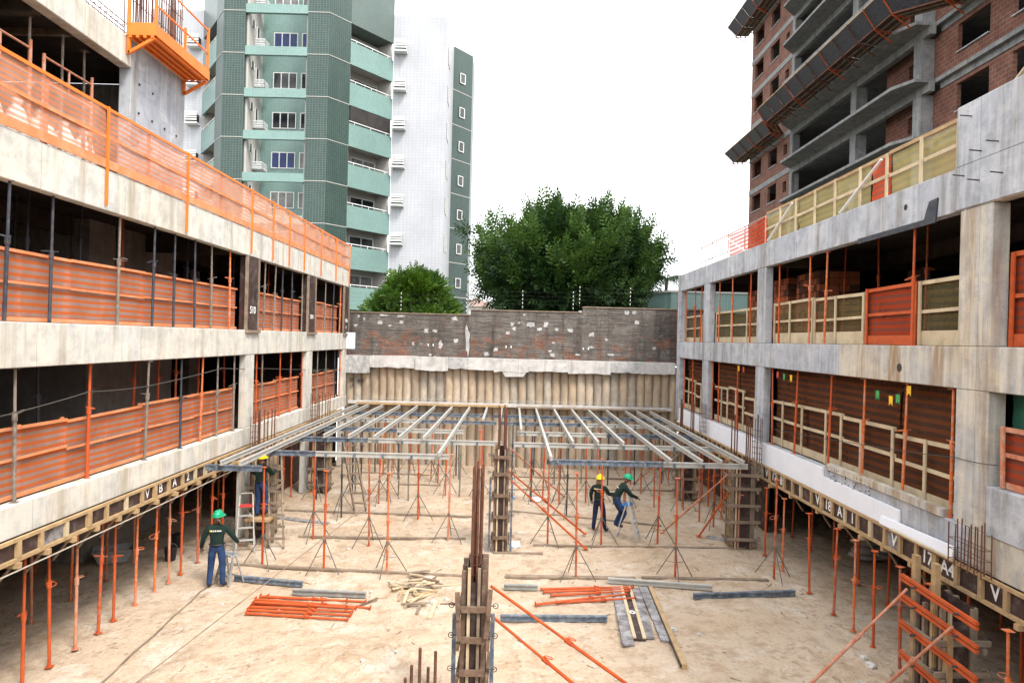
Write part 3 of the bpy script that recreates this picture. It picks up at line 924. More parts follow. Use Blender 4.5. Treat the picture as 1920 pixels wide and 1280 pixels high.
t = tag(obj('leaning_plank', MB().bar((8.1, 11.9, 10.0), (8.2, 9.6, 11.5), .12, .03), WOODP), 'pale plank leaning at the upper right above the yellow guard', 'plank')
# ================================================================== far side: pile wall, cap beam, old boundary wall
t = root('pile_wall', (0, YB + .2, 0), 'wall of tan bored piles closing the far end of the pit', 'retaining wall')
def pile_mesh(seed):
    m = MB()
    n, seg = 12, 14
    vs, fs = [], []
    for j in range(seg + 1):
        z = -.2 + 5.0 * j / seg
        ox = mnoise.noise(Vector((seed * 3.1, z * .5, 0))) * .02
        for i in range(n):
            a = 2 * math.pi * i / n
            r = .205 * (1 + .10 * mnoise.noise(Vector((math.cos(a) * 1.5 + seed * 7, math.sin(a) * 1.5, z * 2.0))) + .04 * mnoise.noise(Vector((a, z * 7, seed))))
            vs.append((ox + r * math.cos(a), r * math.sin(a), z))
    for j in range(seg):
        for i in range(n):
            fs.append((j * n + i, j * n + (i + 1) % n, (j + 1) * n + (i + 1) % n, (j + 1) * n + i))
    return m.add(vs, fs).mesh('pile', smooth=True)
pm = [pile_mesh(k) for k in range(9)]
for q_, m_ in zip(pm, (PILE, PILE2, PILE, PILE3, PILE2, PILE, PILE3, PILE, PILE2)):
    q_.materials.append(m_)
x = -7.75
k = 0
while x < 7.7:
    lobj('pile', pm[R.randrange(9)], PILE, t, (x, .0 + R.uniform(-.03, .03), 0), (0, 0, R.uniform(-.5, .5)))
    x += R.uniform(.37, .43)
    k += 1
obj('mortar_backing', MB().box(-8, 7.9, YB + .16, YB + .3, -.2, 4.9), JOINT, t)
obj('ledge', MB().box(-7.7, 7.5, YB - .32, YB - .02, 2.86, 3.0), CONC_C, t)
t2 = root('rebar_row', (0, YB - .25, 3.0), 'row of short thin bars along the ledge at the foot of the upper piles', 'rebar')
m = MB()
for i in range(150):
    xx = -7.5 + i * .1
    m.tube((xx, YB - .22, 3.0), (xx + R.uniform(-.02, .02), YB - .22, 3.16 + R.uniform(-.03, .04)), .006, n=4)
tag(obj('bars', m, GALV, t2), kind='stuff')
obj('line_bar', MB().tube((-7.5, YB - .23, 3.13), (7.4, YB - .23, 3.13), .01, n=5), GALV, t2)
t = root('cap_beam', (0, YB, 4.9), 'rough whitish concrete cap beam on top of the pile wall', 'beam')
segs = [(-7.9, -6.75, 4.30), (-6.75, -4.6, 4.58), (-4.6, -3.05, 4.48), (-3.05, -2.1, 4.60), (-2.1, -.9, 4.58), (-.9, .75, 4.50), (.75, 2.6, 4.58), (2.6, 4.6, 4.52), (4.6, 6.0, 4.60), (6.0, 7.65, 4.56)]
for i, (a, b, zb) in enumerate(segs):
    n = max(2, int((b - a) / .25))
    pts = [(a + .003, 0, 5.12)] + [(a + .003 + (b - a - .006) * j / n, 0, zb + R.uniform(-.03, .03)) for j in range(n + 1)] + [(b - .003, 0, 5.12 + R.uniform(-.02, .02))]
    y = YB - .30 + R.uniform(-.04, .04)
    obj('cap_segment', MB().prism([(p[0], y, p[2]) for p in pts][::-1], (0, .75, 0)), MORTAR_P if i in (0, 3, 8) else CONC_C, t)
obj('hanging_lump', MB().prism([(-.5, YB - .31, 4.52), (-.35, YB - .31, 4.28), (.5, YB - .31, 4.30), (.65, YB - .31, 4.52)], (0, .3, 0)), CONC_C, t)
t = root('boundary_wall', (0, 33.0, 5.0), 'old grey and red brick boundary wall with crumbling plaster at the far end', 'wall')
WT = [(-9.5, -2.1, 7.15), (-2.1, 3.3, 7.40), (3.3, 9.5, 7.66)]
for a, b, zt in WT:
    obj('wall_section', MB().box(a + .002, b - .002, 32.9, 33.15, 4.95, zt), BRICK_W, t)
    obj('coping', MB().box(a - .02, b - .02, 32.86, 33.19, zt + .002, zt + .05), WOODG, t)
pat = [(212, 768, 30, 25), (235, 730, 60, 12), (322, 735, 45, 14), (327, 768, 26, 20), (265, 787, 16, 14), (618, 748, 36, 24), (463, 815, 26, 24), (510, 815, 26, 16), (625, 868, 28, 22), (540, 890, 24, 44),
       (688, 868, 28, 175), (908, 825, 26, 20), (933, 778, 24, 22), (943, 802, 24, 26), (970, 772, 14, 12), (1035, 780, 46, 26), (1115, 780, 28, 28), (1080, 806, 26, 18), (1175, 806, 24, 18), (1248, 812, 34, 22),
       (1365, 835, 30, 26), (1445, 862, 18, 14), (1158, 880, 22, 16), (1140, 925, 24, 12), (842, 918, 24, 22), (790, 940, 30, 26), (1555, 718, 26, 24), (1597, 716, 24, 22), (1612, 768, 24, 22), (1705, 910, 24, 22),
       (1470, 945, 34, 14), (1360, 905, 34, 16), (1150, 946, 26, 20), (1302, 712, 20, 18), (125, 750, 14, 20), (95, 735, 12, 14), (78, 785, 20, 16), (512, 958, 22, 14), (485, 945, 18, 16), (1000, 728, 16, 14), (1290, 945, 26, 12), (392, 885, 14, 20)]
for cx, cy, w, h in pat:
    p = PY(640 + cx / 2.909, 340 + cy / 2.909, 32.9)
    w, h = w / 2.909 / 38.9, h / 2.909 / 38.9
    n = 15
    pts = []
    for j in range(n):
        a = 2 * math.pi * j / n
        e = R.uniform(.55, 1.2)
        c_, s_ = math.cos(a), math.sin(a)
        q = max(abs(c_), abs(s_)) ** .5
        pts.append((p.x + c_ / q * w / 2 * e, 32.885, p.z + s_ / q * h / 2 * e))
    obj('mortar_patch', MB().prism(pts, (0, .018, 0)), MORTAR_P, t)
# electric fence on the wall
t = root('electric_fence_wires', (0, 33.0, 7.4), 'thin electric fence wires strung above the boundary wall', 'wire')
FP = [(752, 7.15), (875, 7.15), (890, 7.40), (980, 7.40), (1075, 7.40), (1087, 7.66), (1182, 7.66)]
fx = [(PY(p, 560, 33.0).x, z) for p, z in FP]
for i in range(4):
    m = MB()
    pts = [(-9.2, 33.0, 7.15 + .35 + .2 * i)] + [(x, 33.0, z + .35 + .2 * i) for x, z in fx] + [(9, 33.0, 7.66 + .35 + .2 * i)]
    obj('strand', m.path(pts, .0025, 4), DARKST, t)
for i, (x, z) in enumerate(fx):
    t = root('fence_pole', (x, 33.03, z), 'slim striped electric fence pole on the boundary wall, %s from the left' % ORD[i], 'pole', 'electric fence poles')
    obj('rod', MB().tube((x, 33.03, z), (x, 33.03, z + 1.05), .011, n=6), WIRE, t)
    for j in range(5):
        obj('insulator', MB().tube((x, 33.03, z + .2 + .19 * j), (x, 33.03, z + .255 + .19 * j), .019, n=6), WHITE, t)
for i, px_ in enumerate((807, 953, 1098)):
    p = PY(px_, 668, YB - .1)
    t = root('starter_bars', (p.x, p.y, 5.1), 'pair of thin bars with pale caps on the cap beam, %s from the left' % ORD[i], 'rebar', 'bar pairs on the cap beam')
    for dx in (-.12, .12):
        obj('bar', MB().tube((p.x + dx, p.y, 5.1), (p.x + dx, p.y, 5.68), .012, n=5), REBAR, t)
        obj('cap', MB().tube((p.x + dx, p.y, 5.64), (p.x + dx, p.y, 5.74), .028, n=6), WHITE, t)
t = root('notice_board', (-7.65, 31.9, 5.35), 'small white board with a black edge at the end of the left building', 'board')
obj('face', MB().box(-7.84, -7.42, 31.95, 31.99, 5.42, 6.18), FOAM, t)
obj('edge', MB().box(-8.0, -7.843, 31.94, 31.99, 5.40, 6.10), BLACKP, t)
t = root('marker_writing', (-7.2, YB - .2, 3.6), 'black handwritten numbers on the left piles', 'writing')
text('digits', '25', .2, INK, t, (-7.62, YB - .06, 3.95), (math.pi / 2, 0, 0), .004)
text('digits', '605', .2, INK, t, (-7.20, YB - .06, 3.92), (math.pi / 2, 0, 0), .004)
text('digits', '17', .18, INK, t, (-7.62, YB - .06, 3.65), (math.pi / 2, 0, 0), .004)

# ================================================================== rows of props
def yprop(px, X, py=560):
    u, _ = uv(px, py)
    return F * X / u
MATS = {'o': ORANGE, 'd': DARKST, 'g': RUSTY, 'p': ORANGE2}
CN = {'o': 'orange', 'd': 'dark steel', 'g': 'rusty grey', 'p': 'faded orange'}
def row(name, items, X, z, h, where, group, bearer=False):
    for i, (y, c) in enumerate(items):
        prop('steel_prop', (X + R.uniform(-.03, .03), y, z), h, MATS[c], '%s prop, %s from the front in %s' % (CN[c], ORD[i], where), group)
Ys = [10.1, 10.8, 11.5, 12.2, 12.9, 13.6, 14.2, 15.0, 15.8, 16.4, 17.0, 17.9, 18.7, 19.5, 21.2, 22.0, 22.8, 23.7, 24.5, 25.4, 27.2, 28.0, 28.9, 29.8, 30.6]
row('p', [(y, 'p' if i in (4, 9) else 'o') for i, y in enumerate(Ys)], -8.15, 0, 2.25, 'the row under the left edge form', 'props under the left edge form')
LF = [o for o in bpy.data.objects if o.name.startswith('edge_formwork')]
def bearers(form, X, s, ys_, z):
    for y in ys_:
        L = R.uniform(.07, .17)
        xa, xb = sorted((X - s * .55, X + s * L))
        obj('bearer', MB().box(xa, xb, y - .045, y + .045, z - .09, z - .003), WOOD, form)
        obj('tie', MB().bar((X + s * (L - .12), y, z - .05), (X - s * .28, y, z - .42), .05, .025), WOODG, form)
bearers(LF[0], XL, 1, Ys, 2.33)
row('p', [(10.2 + 1.25 * i, 'o' if i % 3 else 'p') for i in range(17)], -9.7, 0, 2.7, 'the second row beneath the left slab', 'props beneath the left slab')
row('p', [(10.8 + 1.5 * i, 'o') for i in range(14)], -11.6, 0, 2.7, 'the third row beneath the left slab', 'props beneath the left slab')
Yr = [10.05, 11.95, 12.86, 13.83, 14.6, 15.5, 16.8, 18.4, 19.75, 22.1, 22.9, 23.8, 24.7, 25.6, 26.4, 28.0, 28.9, 29.8, 30.7]
row('p', [(y, 'o') for y in Yr], 7.42, 0, 1.97, 'the row under the right edge form', 'props under the right edge form')
bearers(LF[1], XR, -1, Yr, 2.05)
row('p', [(10.5 + 1.4 * i, 'o') for i in range(15)], 9.0, 0, 2.5, 'the second row beneath the right slab', 'props beneath the right slab')
row('p', [(11.5 + 1.7 * i, 'o') for i in range(11)], 10.8, 0, 2.5, 'the third row beneath the right slab', 'props beneath the right slab')
ML = [(8, 'd'), (95, 'd'), (225, 'g'), (286, 'd'), (326, 'd'), (366, 'd'), (400, 'g'), (431, 'o'), (496, 'g'), (515, 'g'), (531, 'd'), (548, 'd'), (568, 'g'), (610, 'g'), (626, 'd'), (638, 'o')]
row('p', [(yprop(p, -7.98, 520), c) for p, c in ML], -7.98, 6.13, 2.19, 'the left middle storey front row', 'props on the left middle storey')
row('p', [(11.5 + 1.6 * i, 'd' if i % 3 else 'o') for i in range(12)], -9.4, 6.13, 2.7, 'the inner row on the left middle storey', 'inner props on the left middle storey')
row('p', [(12.5 + 1.9 * i, 'd') for i in range(9)], -10.6, 6.13, 2.7, 'the third row on the left middle storey', 'inner props on the left middle storey')
LL = [(28, 'g'), (168, 'o'), (271, 'g'), (337, 'd'), (377, 'o'), (407, 'g'), (436, 'g'), (480, 'o'), (489, 'g'), (522, 'o'), (544, 'o'), (566, 'o'), (593, 'g'), (609, 'g'), (627, 'd'), (634, 'o')]
row('p', [(yprop(p, -7.98, 780), c) for p, c in LL], -7.98, 3.23, 2.17, 'the left lower storey front row', 'props on the left lower storey')
row('p', [(10.9, 'o'), (13.0, 'd'), (14.6, 'g'), (16.2, 'o'), (17.3, 'o'), (18.3, 'o'), (19.5, 'o'), (21.4, 'o'), (23.2, 'd'), (24.6, 'o'), (27.5, 'd'), (29.0, 'o')], -9.0, 3.23, 2.65, 'the inner row on the left lower storey', 'inner props on the left lower storey')
MR = [1272, 1287, 1304, 1314, 1348, 1374.6, 1405.7, 1462, 1518, 1549, 1713.8]
row('p', [(yprop(p, 7.78, 560), 'o') for p in MR[::-1]], 7.78, 6.12, 2.32, 'the right middle storey front row', 'props on the right middle storey')
LR = [1267.6, 1281.8, 1297.7, 1336, 1345.5, 1381, 1449, 1492, 1556, 1620, 1695, 1790]
row('p', [(yprop(p, 7.76, 760), 'o') for p in LR[::-1]], 7.76, 3.12, 2.27, 'the right lower storey front row', 'props on the right lower storey')
row('p', [(12.0 + 2.0 * i, 'o') for i in range(9)], 9.6, 6.12, 2.9, 'the inner row on the right middle storey', 'inner props on the right middle storey')

# tripod props standing on the sand
def trip(items, half, rowname):
    for i, (px_, py_, c, h, tri) in enumerate(sorted(items)):
        p = G(px_, py_)
        prop('tripod_prop' if tri else 'steel_prop', (p.x, p.y, gz(p.x, p.y) - .01), h, MATS[c], '%s %s, %s from left in %s row, %s half of the sand' % (CN[c], 'tripod prop' if tri else 'prop', ORD[i], rowname, half),
             'props under the aluminium beams', tripod=LEGST if tri else None, cat='prop', mat2=None)
HB = 2.62
trip([(492, 1057, 'o', HB, 1), (607, 1066, 'o', 2.62, 1), (725.5, 1071.5, 'o', 2.62, 1)], 'left', 'front')
trip([(587, 1007, 'o', HB, 1), (692, 1019.5, 'o', HB, 1), (840, 1012, 'p', HB, 1)], 'left', 'second')
trip([(783.6, 972.7, 'o', HB, 1), (640, 968, 'd', HB, 1)], 'left', 'third')
trip([(666, 924, 'g', HB, 1), (747, 928, 'g', HB, 0), (861, 930, 'g', HB, 0), (710, 942, 'o', HB, 1)], 'left', 'fourth')
trip([(677, 897, 'd', HB, 0), (652, 895, 'o', HB, 0), (821, 904, 'o', HB, 1), (768, 886, 'o', HB, 1), (703, 886, 'd', HB, 0), (735, 892, 'p', HB, 1), (855, 890, 'd', HB, 1)], 'left', 'back')
trip([(1079.7, 1082, 'o', 2.68, 1), (1265.8, 1084, 'o', 2.6, 1), (1450.8, 1081.8, 'o', 2.6, 1)], 'right', 'front')
trip([(1026.5, 1017.6, 'o', HB, 1), (1127, 1019, 'o', HB, 1), (1232.5, 1017, 'o', HB, 1), (1383, 1028, 'p', HB, 0)], 'right', 'second')
trip([(1061.7, 967, 'd', HB, 1), (1337.6, 985, 'o', HB, 1), (1311, 975, 'o', HB, 0)], 'right', 'third')
trip([(1017.5, 931, 'o', HB, 1), (1098, 942, 'o', HB, 1), (1201, 924, 'o', HB, 1), (1182, 906, 'o', HB, 0), (1340, 945, 'o', HB, 0), (1357, 960, 'o', HB, 0)], 'right', 'fourth')
trip([(1050, 899, 'd', HB, 1), (1140, 892, 'd', HB, 1), (1253, 900, 'o', HB, 1), (1000, 890, 'd', HB, 1), (1120, 888, 'o', HB, 0)], 'right', 'back')

rb = random.Random(31)
for i in range(26):
    x, y = -6.9 + (i % 13) * 1.12 + rb.uniform(-.25, .25), (25.6 if i < 13 else 29.3) + rb.uniform(-.5, .5)
    c = rb.choice('oooddg')
    prop('steel_prop', (x, y, gz(x, y) - .01), HB, MATS[c], '%s prop, %s from the left in the %s back line before the pile wall' % (CN[c], ORD[i % 13], 'nearer' if i < 13 else 'farther'), 'back props before the pile wall', tripod=LEGST if rb.random() < .3 else None)
for sx, X, lab in ((-1, -8.75, 'left'), (1, 8.35, 'right')):
    t = root('plywood_screen', (X, 27, 0), 'row of dark brown plywood sheets standing under the far %s slab' % lab, 'plywood')
    y = 22.2
    while y < 31.4:
        w = rb.uniform(.9, 1.2)
        a = rb.uniform(-.05, .1)
        obj('sheet', MB().prism([(X, y, 0), (X, y + w - .04, 0), (X + sx * .12, y + w - .04, 1.7 + a), (X + sx * .12, y, 1.7 + a)], (.02 * sx, 0, 0)), PLY if rb.random() < .7 else REBAR, t)
        y += w
# ================================================================== aluminium deck beams
def ibeam(name, p, q, mat, label, cat, group, w=.08, h=.12):
    p, q = Vector(p), Vector(q)
    c = (p + q) / 2
    r = root(name, c, label, cat, group)
    up = Vector((0, 0, 1))
    d = (q - p).normalized()
    obj('upper_flange', MB().bar(p + up * (h / 2 - .014), q + up * (h / 2 - .014), w, .028), mat, r)
    obj('web', MB().bar(p, q, w * .45, h - .058), mat, r)
    obj('lower_flange', MB().bar(p - up * (h / 2 - .014), q - up * (h / 2 - .014), w, .028), mat, r)
    return r
JL = [(-7.1, 16.9), (-6.63, 16.9), (-5.93, 21.8), (-5.15, 21.8), (-4.33, 21.7), (-3.54, 21.7), (-2.77, 21.8), (-1.97, 18.9), (-1.13, 27.2)]
for i, (x, y) in enumerate(JL):
    ibeam('deck_joist', (x, y - .15, 2.84), (x + R.uniform(-.04, .04), 31.5, 2.84), ALU, 'pale aluminium joist running away, %s from the left in the left deck' % ORD[i], 'beam', 'aluminium joists')
JR = [(-.45, 24.2), (.35, 24.2), (1.1, 18.7), (1.95, 21.7), (2.75, 21.7), (3.55, 21.7), (4.35, 18.7), (5.2, 18.7), (5.75, 18.75), (6.35, 18.75)]
for i, (x, y) in enumerate(JR):
    ibeam('deck_joist', (x, y - .15, 2.84), (x + R.uniform(-.04, .04), 31.5, 2.84), ALU, 'pale aluminium joist running away, %s from the left in the right deck' % ORD[i], 'beam', 'aluminium joists')
XB = [(16.9, -7.55, -6.15, NAVY, 'front left stub'), (19.2, -7.0, -5.5, NAVY, 'left deck second line'), (19.2, -5.48, -1.74, ALU, 'left deck second line'), (21.9, -6.96, -4.6, NAVY, 'left deck third line'), (21.9, -4.58, -.3, ALU, 'left deck third line'),
      (24.4, -6.96, -4.1, NAVY, 'left deck fourth line'), (24.4, -4.08, -1.7, ALU, 'left deck fourth line'), (27.2, -6.9, -3.8, ALU, 'left deck fifth line'), (27.2, -3.78, -.6, NAVY, 'left deck fifth line'), (29.6, -6.8, -1.0, NAVY, 'left deck back line'),
      (18.85, 1.0, 4.2, NAVY, 'right deck front line'), (18.85, 4.22, 6.55, ALU, 'right deck front line'), (21.8, .1, 6.6, ALU, 'right deck second line'), (24.4, .2, 3.4, ALU, 'right deck third line'), (24.4, 3.42, 6.6, NAVY, 'right deck third line'),
      (27.2, -.5, 3.0, NAVY, 'right deck fourth line'), (27.2, 3.02, 6.7, ALU, 'right deck fourth line'), (29.6, -.8, 6.6, NAVY, 'right deck back line')]
for y, a, b, m, w in XB:
    r = ibeam('cross_bearer', (a, y, 2.70), (b, y, 2.70), m, '%s cross beam carrying the joists, %s' % ('blue-grey steel' if m is NAVY else 'pale aluminium', w), 'beam', 'cross beams', .09, .14)
    n = int((b - a) / .8)
    for j in range(n):
        x = a + .3 + j * .8
        obj('clip', MB().box(x - .03, x + .03, y - .075, y - .048, 2.62, 2.74), NAVY, r)
tag(obj('edge_plank', MB().bar((-7.2, 31.68, 2.93), (-.2, 31.68, 2.93), .12, .09), WOOD), 'long tan timber along the pile wall at the back of the left deck', 'timber')
tag(obj('edge_plank', MB().bar((.2, 31.72, 2.90), (7.2, 31.72, 2.90), .12, .08), WOODG), 'long grey timber along the pile wall at the back of the right deck', 'timber')

# ================================================================== timber column forms
def col_form(name, x, y, w, d, h, label, bars=0, bar_top=0, walers=(.4, 1.0, 1.6, 2.2), strong=True, open_top=True, seed=1):
    """plywood box round a column (w along x, d along y), studs, walers, tie rods; starter bars sticking out of the top"""
    rr = random.Random(seed)
    ov = .09 if strong else .24
    wg = WOODR if strong else WOODG
    r = root(name, (x, y, 0), label, 'formwork')
    for s in (-1, 1):
        obj('side_panel', MB().box(x + s * (w / 2 + .011) - .009, x + s * (w / 2 + .011) + .009, y - d / 2, y + d / 2, 0, h), PLY, r)
        for j in range(4):
            yy = y - d / 2 + .03 + (d - .06) * j / 3
            obj('stud', MB().box(x + s * (w / 2 + .057) - .035, x + s * (w / 2 + .057) + .035, yy - .03, yy + .03, 0, h + rr.uniform(-.12, .06)), wg if rr.random() < .75 else WOOD, r)
    for s in (-1, 1):
        obj('end_panel', MB().box(x - w / 2 + .002, x + w / 2 - .002, y + s * (d / 2 - .012) - .009, y + s * (d / 2 - .012) + .009, 0, h - (.25 if s < 0 else 0)), PLY, r)
    for s2 in (-1, 1):
        obj('batten', MB().box(x + s2 * (w / 2 - .025) - .022, x + s2 * (w / 2 - .025) + .022, y - d / 2 - .05, y - d / 2 - .004, 0, h - .02), WOODP if s2 < 0 else WOODG, r)
    for z in walers:
        obj('waler', MB().bar((x - w / 2 - ov, y - d / 2 - .09, z), (x + w / 2 + ov, y - d / 2 - .09 + rr.uniform(-.02, .02), z + rr.uniform(-.02, .02)), .05, .085), wg, r)
        for s in (-1, 1):
            obj('waler', MB().bar((x + s * (w / 2 + .125), y - d / 2 - .15, z - .1), (x + s * (w / 2 + .125), y + d / 2 + .15, z - .1), .05, .085), wg, r)
            obj('tie_rod', MB().tube((x + s * (w / 2 + .13), y - d / 2 - .05, z + .05), (x + s * (w / 2 + .24), y - d / 2 - .05, z + .05), .008, n=5).ring((x + s * (w / 2 + .23), y - d / 2 - .05, z + .05), .04, .007, (0, 1, 0), 8, 4), DARKST, r)
    if strong:
        for s in (-1, 1):
            obj('strongback', MB().bar((x + s * (w / 2 + .19), y - d / 2 + .05, 0), (x + s * (w / 2 + .19), y - d / 2 + .05, h * .72), .06, .06), NAVY, r)
    if bars:
        t = root('column_rebar', (x, y, 0), 'rusty reinforcement bars rising out of %s' % label.split(',')[0].replace('the ', ''), 'rebar')
        for j in range(bars):
            bx = x + (-1 if j % 2 else 1) * (w / 2 - .045)
            by = y - d / 2 + .07 + (d - .14) * (j // 2) / max(1, bars // 2 - 1)
            bx += rr.uniform(-.03, .03)
            obj('bar', MB().tube((bx, by, .02), (bx + rr.uniform(-.02, .02), by, bar_top + rr.uniform(-.12, .06)), .02, n=6), REBAR, t)
        for z in np.arange(h - .3, h + .3, .15):
            a, b = w / 2 - .03, d / 2 - .05
            obj('stirrup', MB().path([(x - a, y - b, z), (x + a, y - b, z), (x + a, y + b, z), (x - a, y + b, z), (x - a, y - b, z)], .005, 4), REBAR, t)
    return r
fa = col_form('column_form', -.50, 10.6, .20, .62, 2.62, 'tall timber column form in the middle front of the pit', 10, 4.05, (.5, 1.05, 1.55, 2.0), seed=3)
for s, z in ((-1, 2.0), (1, 2.05)):
    obj('cross_plank', MB().bar((-.5 + s * .20, 10.15, z - .45), (-.5 + s * .25, 10.22, z + .25), .04, .07, (1, 0, 0)), WOODR, fa)
col_form('column_form', -.25, 19.8, .24, .62, 2.92, 'the timber column form standing behind the middle one, under the deck gap', 8, 4.1, (.4, 1.0, 1.6, 2.2, 2.7), seed=4)
col_form('column_form', 6.95, 20.6, .5, .6, 2.5, 'timber column form at the right end of the front deck beam', 6, 3.9, (.3, .8, 1.3, 1.8, 2.2), False, seed=5)
col_form('column_form', 6.9, 26.9, .5, .6, 2.5, 'timber column form on the right side near the back', 6, 3.8, (.3, .8, 1.3, 1.8, 2.2), False, seed=6)
col_form('column_form', -7.35, 20.5, .4, .6, 2.5, 'timber column form on the left side behind the step ladder', 6, 3.8, (.3, .9, 1.5, 2.1), False, seed=7)
col_form('column_form', -7.3, 26.5, .4, .6, 2.5, 'timber column form on the left side near the back', 6, 3.8, (.3, .9, 1.5, 2.1), False, seed=8)
col_form('column_form', 7.25, 11.3, .4, .75, 1.95, 'timber column form at the lower right under the chalked 17 panel', 0, 0, (.4, .9, 1.4), False, seed=9)
t = root('form_posts', (7.1, 11.3, 0), 'tan square timber posts standing at the lower right column form', 'timber')
for y, z in ((11.75, 2.52), (11.2, 2.55), (10.85, 1.7)):
    obj('post', MB().box(6.98, 7.07, y - .06, y + .06, 0, z), WOOD, t)
t = root('steel_walers', (6.9, 11, 0), 'stack of four orange double walers clamped to the lower right column form', 'formwork')
for z in (2.02, 1.68, 1.22, .70):
    for dz in (-.035, .035):
        obj('channel', MB().bar((6.90, 10.0, z + dz), (6.90, 11.95, z + dz + .05), .05, .05), ORANGE, t)
    for y in (10.4, 11.5):
        obj('tie_nut', MB().tube((6.80, y, z + .02), (6.98, y, z + .02), .02, n=6), DARKST, t)
# rebar starter cages against the slab edges
def cage(px_, py_, X, z0, z1, label, n=3, w=.35):
    y = PX(px_, py_, X).y
    t = root('rebar_cage', (X, y, z0), label, 'rebar', 'rebar cages at the slab edges')
    for i in range(n):
        for dx in (0, .16):
            yy = y - w / 2 + w * i / (n - 1)
            obj('bar', MB().tube((X + dx, yy, z0), (X + dx + R.uniform(-.02, .02), yy + R.uniform(-.02, .02), z1 + R.uniform(-.1, .1)), .011, n=5), REBAR, t)
    for z in np.arange(z0 + .1, z0 + (z1 - z0) * .75, .17):
        obj('stirrup', MB().path([(X, y - w / 2, z), (X, y + w / 2, z), (X + .16, y + w / 2, z), (X + .16, y - w / 2, z), (X, y - w / 2, z)], .006, 4), REBAR, t)
cage(1314, 790, 7.3, 2.6, 3.75, 'thin dark rebar cage at the right slab edge, farthest one')
cage(1415, 820, 7.3, 2.55, 3.95, 'thin dark rebar cage at the right slab edge beside the third column')
cage(1808, 1020, 7.35, 2.5, 3.25, 'rusty rebar cage at the right slab edge below the stained column', 6, .8)
cage(585, 740, -7.6, 2.72, 3.75, 'thin rebar cage at the left slab edge, farthest one')
cage(474, 800, -7.6, 2.72, 3.7, 'thin rebar cage at the left slab edge behind the yellow helmet')
t = root('starter_bars', (-1.1, 9.0, 0), 'cluster of thick rusty bars sticking up at the bottom edge left of centre', 'rebar')
for px_, py_ in ((760, 1270), (772, 1246), (788, 1214), (803, 1250), (817, 1220)):
    p = PY(px_, py_, 9.0 + R.uniform(-.1, .1))
    obj('bar', MB().tube((p.x, p.y, 0), p, .021, n=7), REBAR, t)

# inclined push-pull props
def brace(a, b, mat, label):
    a, b = Vector(a), Vector(b)
    d = b - a
    t = root('raking_prop', b, label, 'prop', 'raking props')
    m = a + d * .45
    obj('outer_tube', MB().tube(b, m, .03, n=8), mat, t)
    obj('inner_tube', MB().tube(m, a, .0235, n=8), mat, t)
    obj('collar', MB().tube(m - d * .02, m + d * .02, .042, n=8), mat, t)
    obj('handle', MB().ring(m + Vector((.05, 0, .05)), .07, .008, (.3, .2, 1), 10, 4), mat, t)
    obj('foot', MB().box(b.x - .06, b.x + .06, b.y - .06, b.y + .06, b.z - .01, b.z + .03), mat, t)
brace((-.05, 19.6, 2.28), G(1096, 1000), ORANGE, 'orange raking prop, upper of two from the middle column form to the sand')
brace((-.05, 19.5, 2.10), G(1098, 1028), ORANGE, 'orange raking prop, lower of two from the middle column form to the sand')
brace((-.0, 19.9, 2.85), G(1058, 931), ORANGE2, 'orange raking prop reaching back from the top of the middle column form')
brace((6.6, 20.4, 2.27), G(1241, 998), ORANGE2, 'faded raking prop, longer of two at the right deck corner')
brace((6.75, 20.3, 2.04), G(1310, 1005), ORANGE, 'orange raking prop, shorter of two at the right deck corner')
brace((6.5, 26.6, 2.1), G(1189, 906), ORANGE2, 'orange raking prop at the far right column form')
brace((6.5, 26.4, 1.8), G(1203, 920), GALV, 'grey raking prop at the far right column form')
brace((-.25, 10.5, 2.25), G(1230, 1321), ORANGE, 'orange raking prop, upper of two at the bottom centre')
brace((-.25, 10.4, 1.85), G(1140, 1335), ORANGE, 'orange raking prop, lower of two at the bottom centre')
brace((6.85, 11.7, 1.95), G(1495, 1305), ORANGE2, 'long faded raking prop at the lower right')
brace((6.85, 10.5, 1.80), G(1630, 1310), ORANGE2, 'shorter faded raking prop at the lower right corner')
# ================================================================== things lying on the sand
def gl(px_, py_, lift=.03):
    p = G(px_, py_)
    return Vector((p.x, p.y, gz(p.x, p.y) + lift))
def c6(x, y): return (420 + x / 2.783, 820 + y / 2.783)
def c5(x, y): return (900 + x / 2.783, 820 + y / 2.783)
SL = [((431, 1057), (873, 1079), .10, WOODG, 'long thin timber on the sand before the left front tripod props'),
      ((947, 1078), (1192, 1084), .16, WOODG, 'broad grey sleeper on the sand under the right front tripod props'),
      ((1203, 1083), (1440, 1086), .12, WOODG, 'grey sleeper on the sand continuing towards the right slab'),
      ((560, 1005), (873, 1009), .10, WOODG, 'timber on the sand along the second row of left tripod props'),
      ((528, 955), (887, 969), .12, WOODG, 'timber on the sand along the third row of left props'),
      ((515, 969), (616, 980), .22, PLYW, 'dark short plank lying on the sand left, near the ladder'),
      ((925, 1034), (1018, 1036), .10, WOODG, 'short timber on the sand right of the middle column form'),
      ((1000, 1020), (1396, 1028), .10, WOODG, 'long timber on the sand along the second row of right tripod props'),
      ((954, 957), (1240, 985), .12, WOODG, 'timber on the sand behind the two workers at the right'),
      ((954, 916), (1260, 918), .14, WOODG, 'timber on the sand in the fourth row at the right'),
      ((671, 886), (806, 890), .12, WOODG, 'short timber on the sand near the pile wall, left half'),
      ((750, 908), (826, 910), .10, WOODG, 'small timber on the sand in the back left half'),
      ((966, 893), (1180, 897), .14, WOODG, 'timber on the sand near the pile wall, right half'),
      ((1326, 1006), (1378, 1016), .2, PLYW, 'dark plank scrap on the sand before the right column form'),
      ((1322, 1110 - 85), (1330, 1112 - 85), .06, WOODG, 'tiny timber offcut on the sand at the right')]
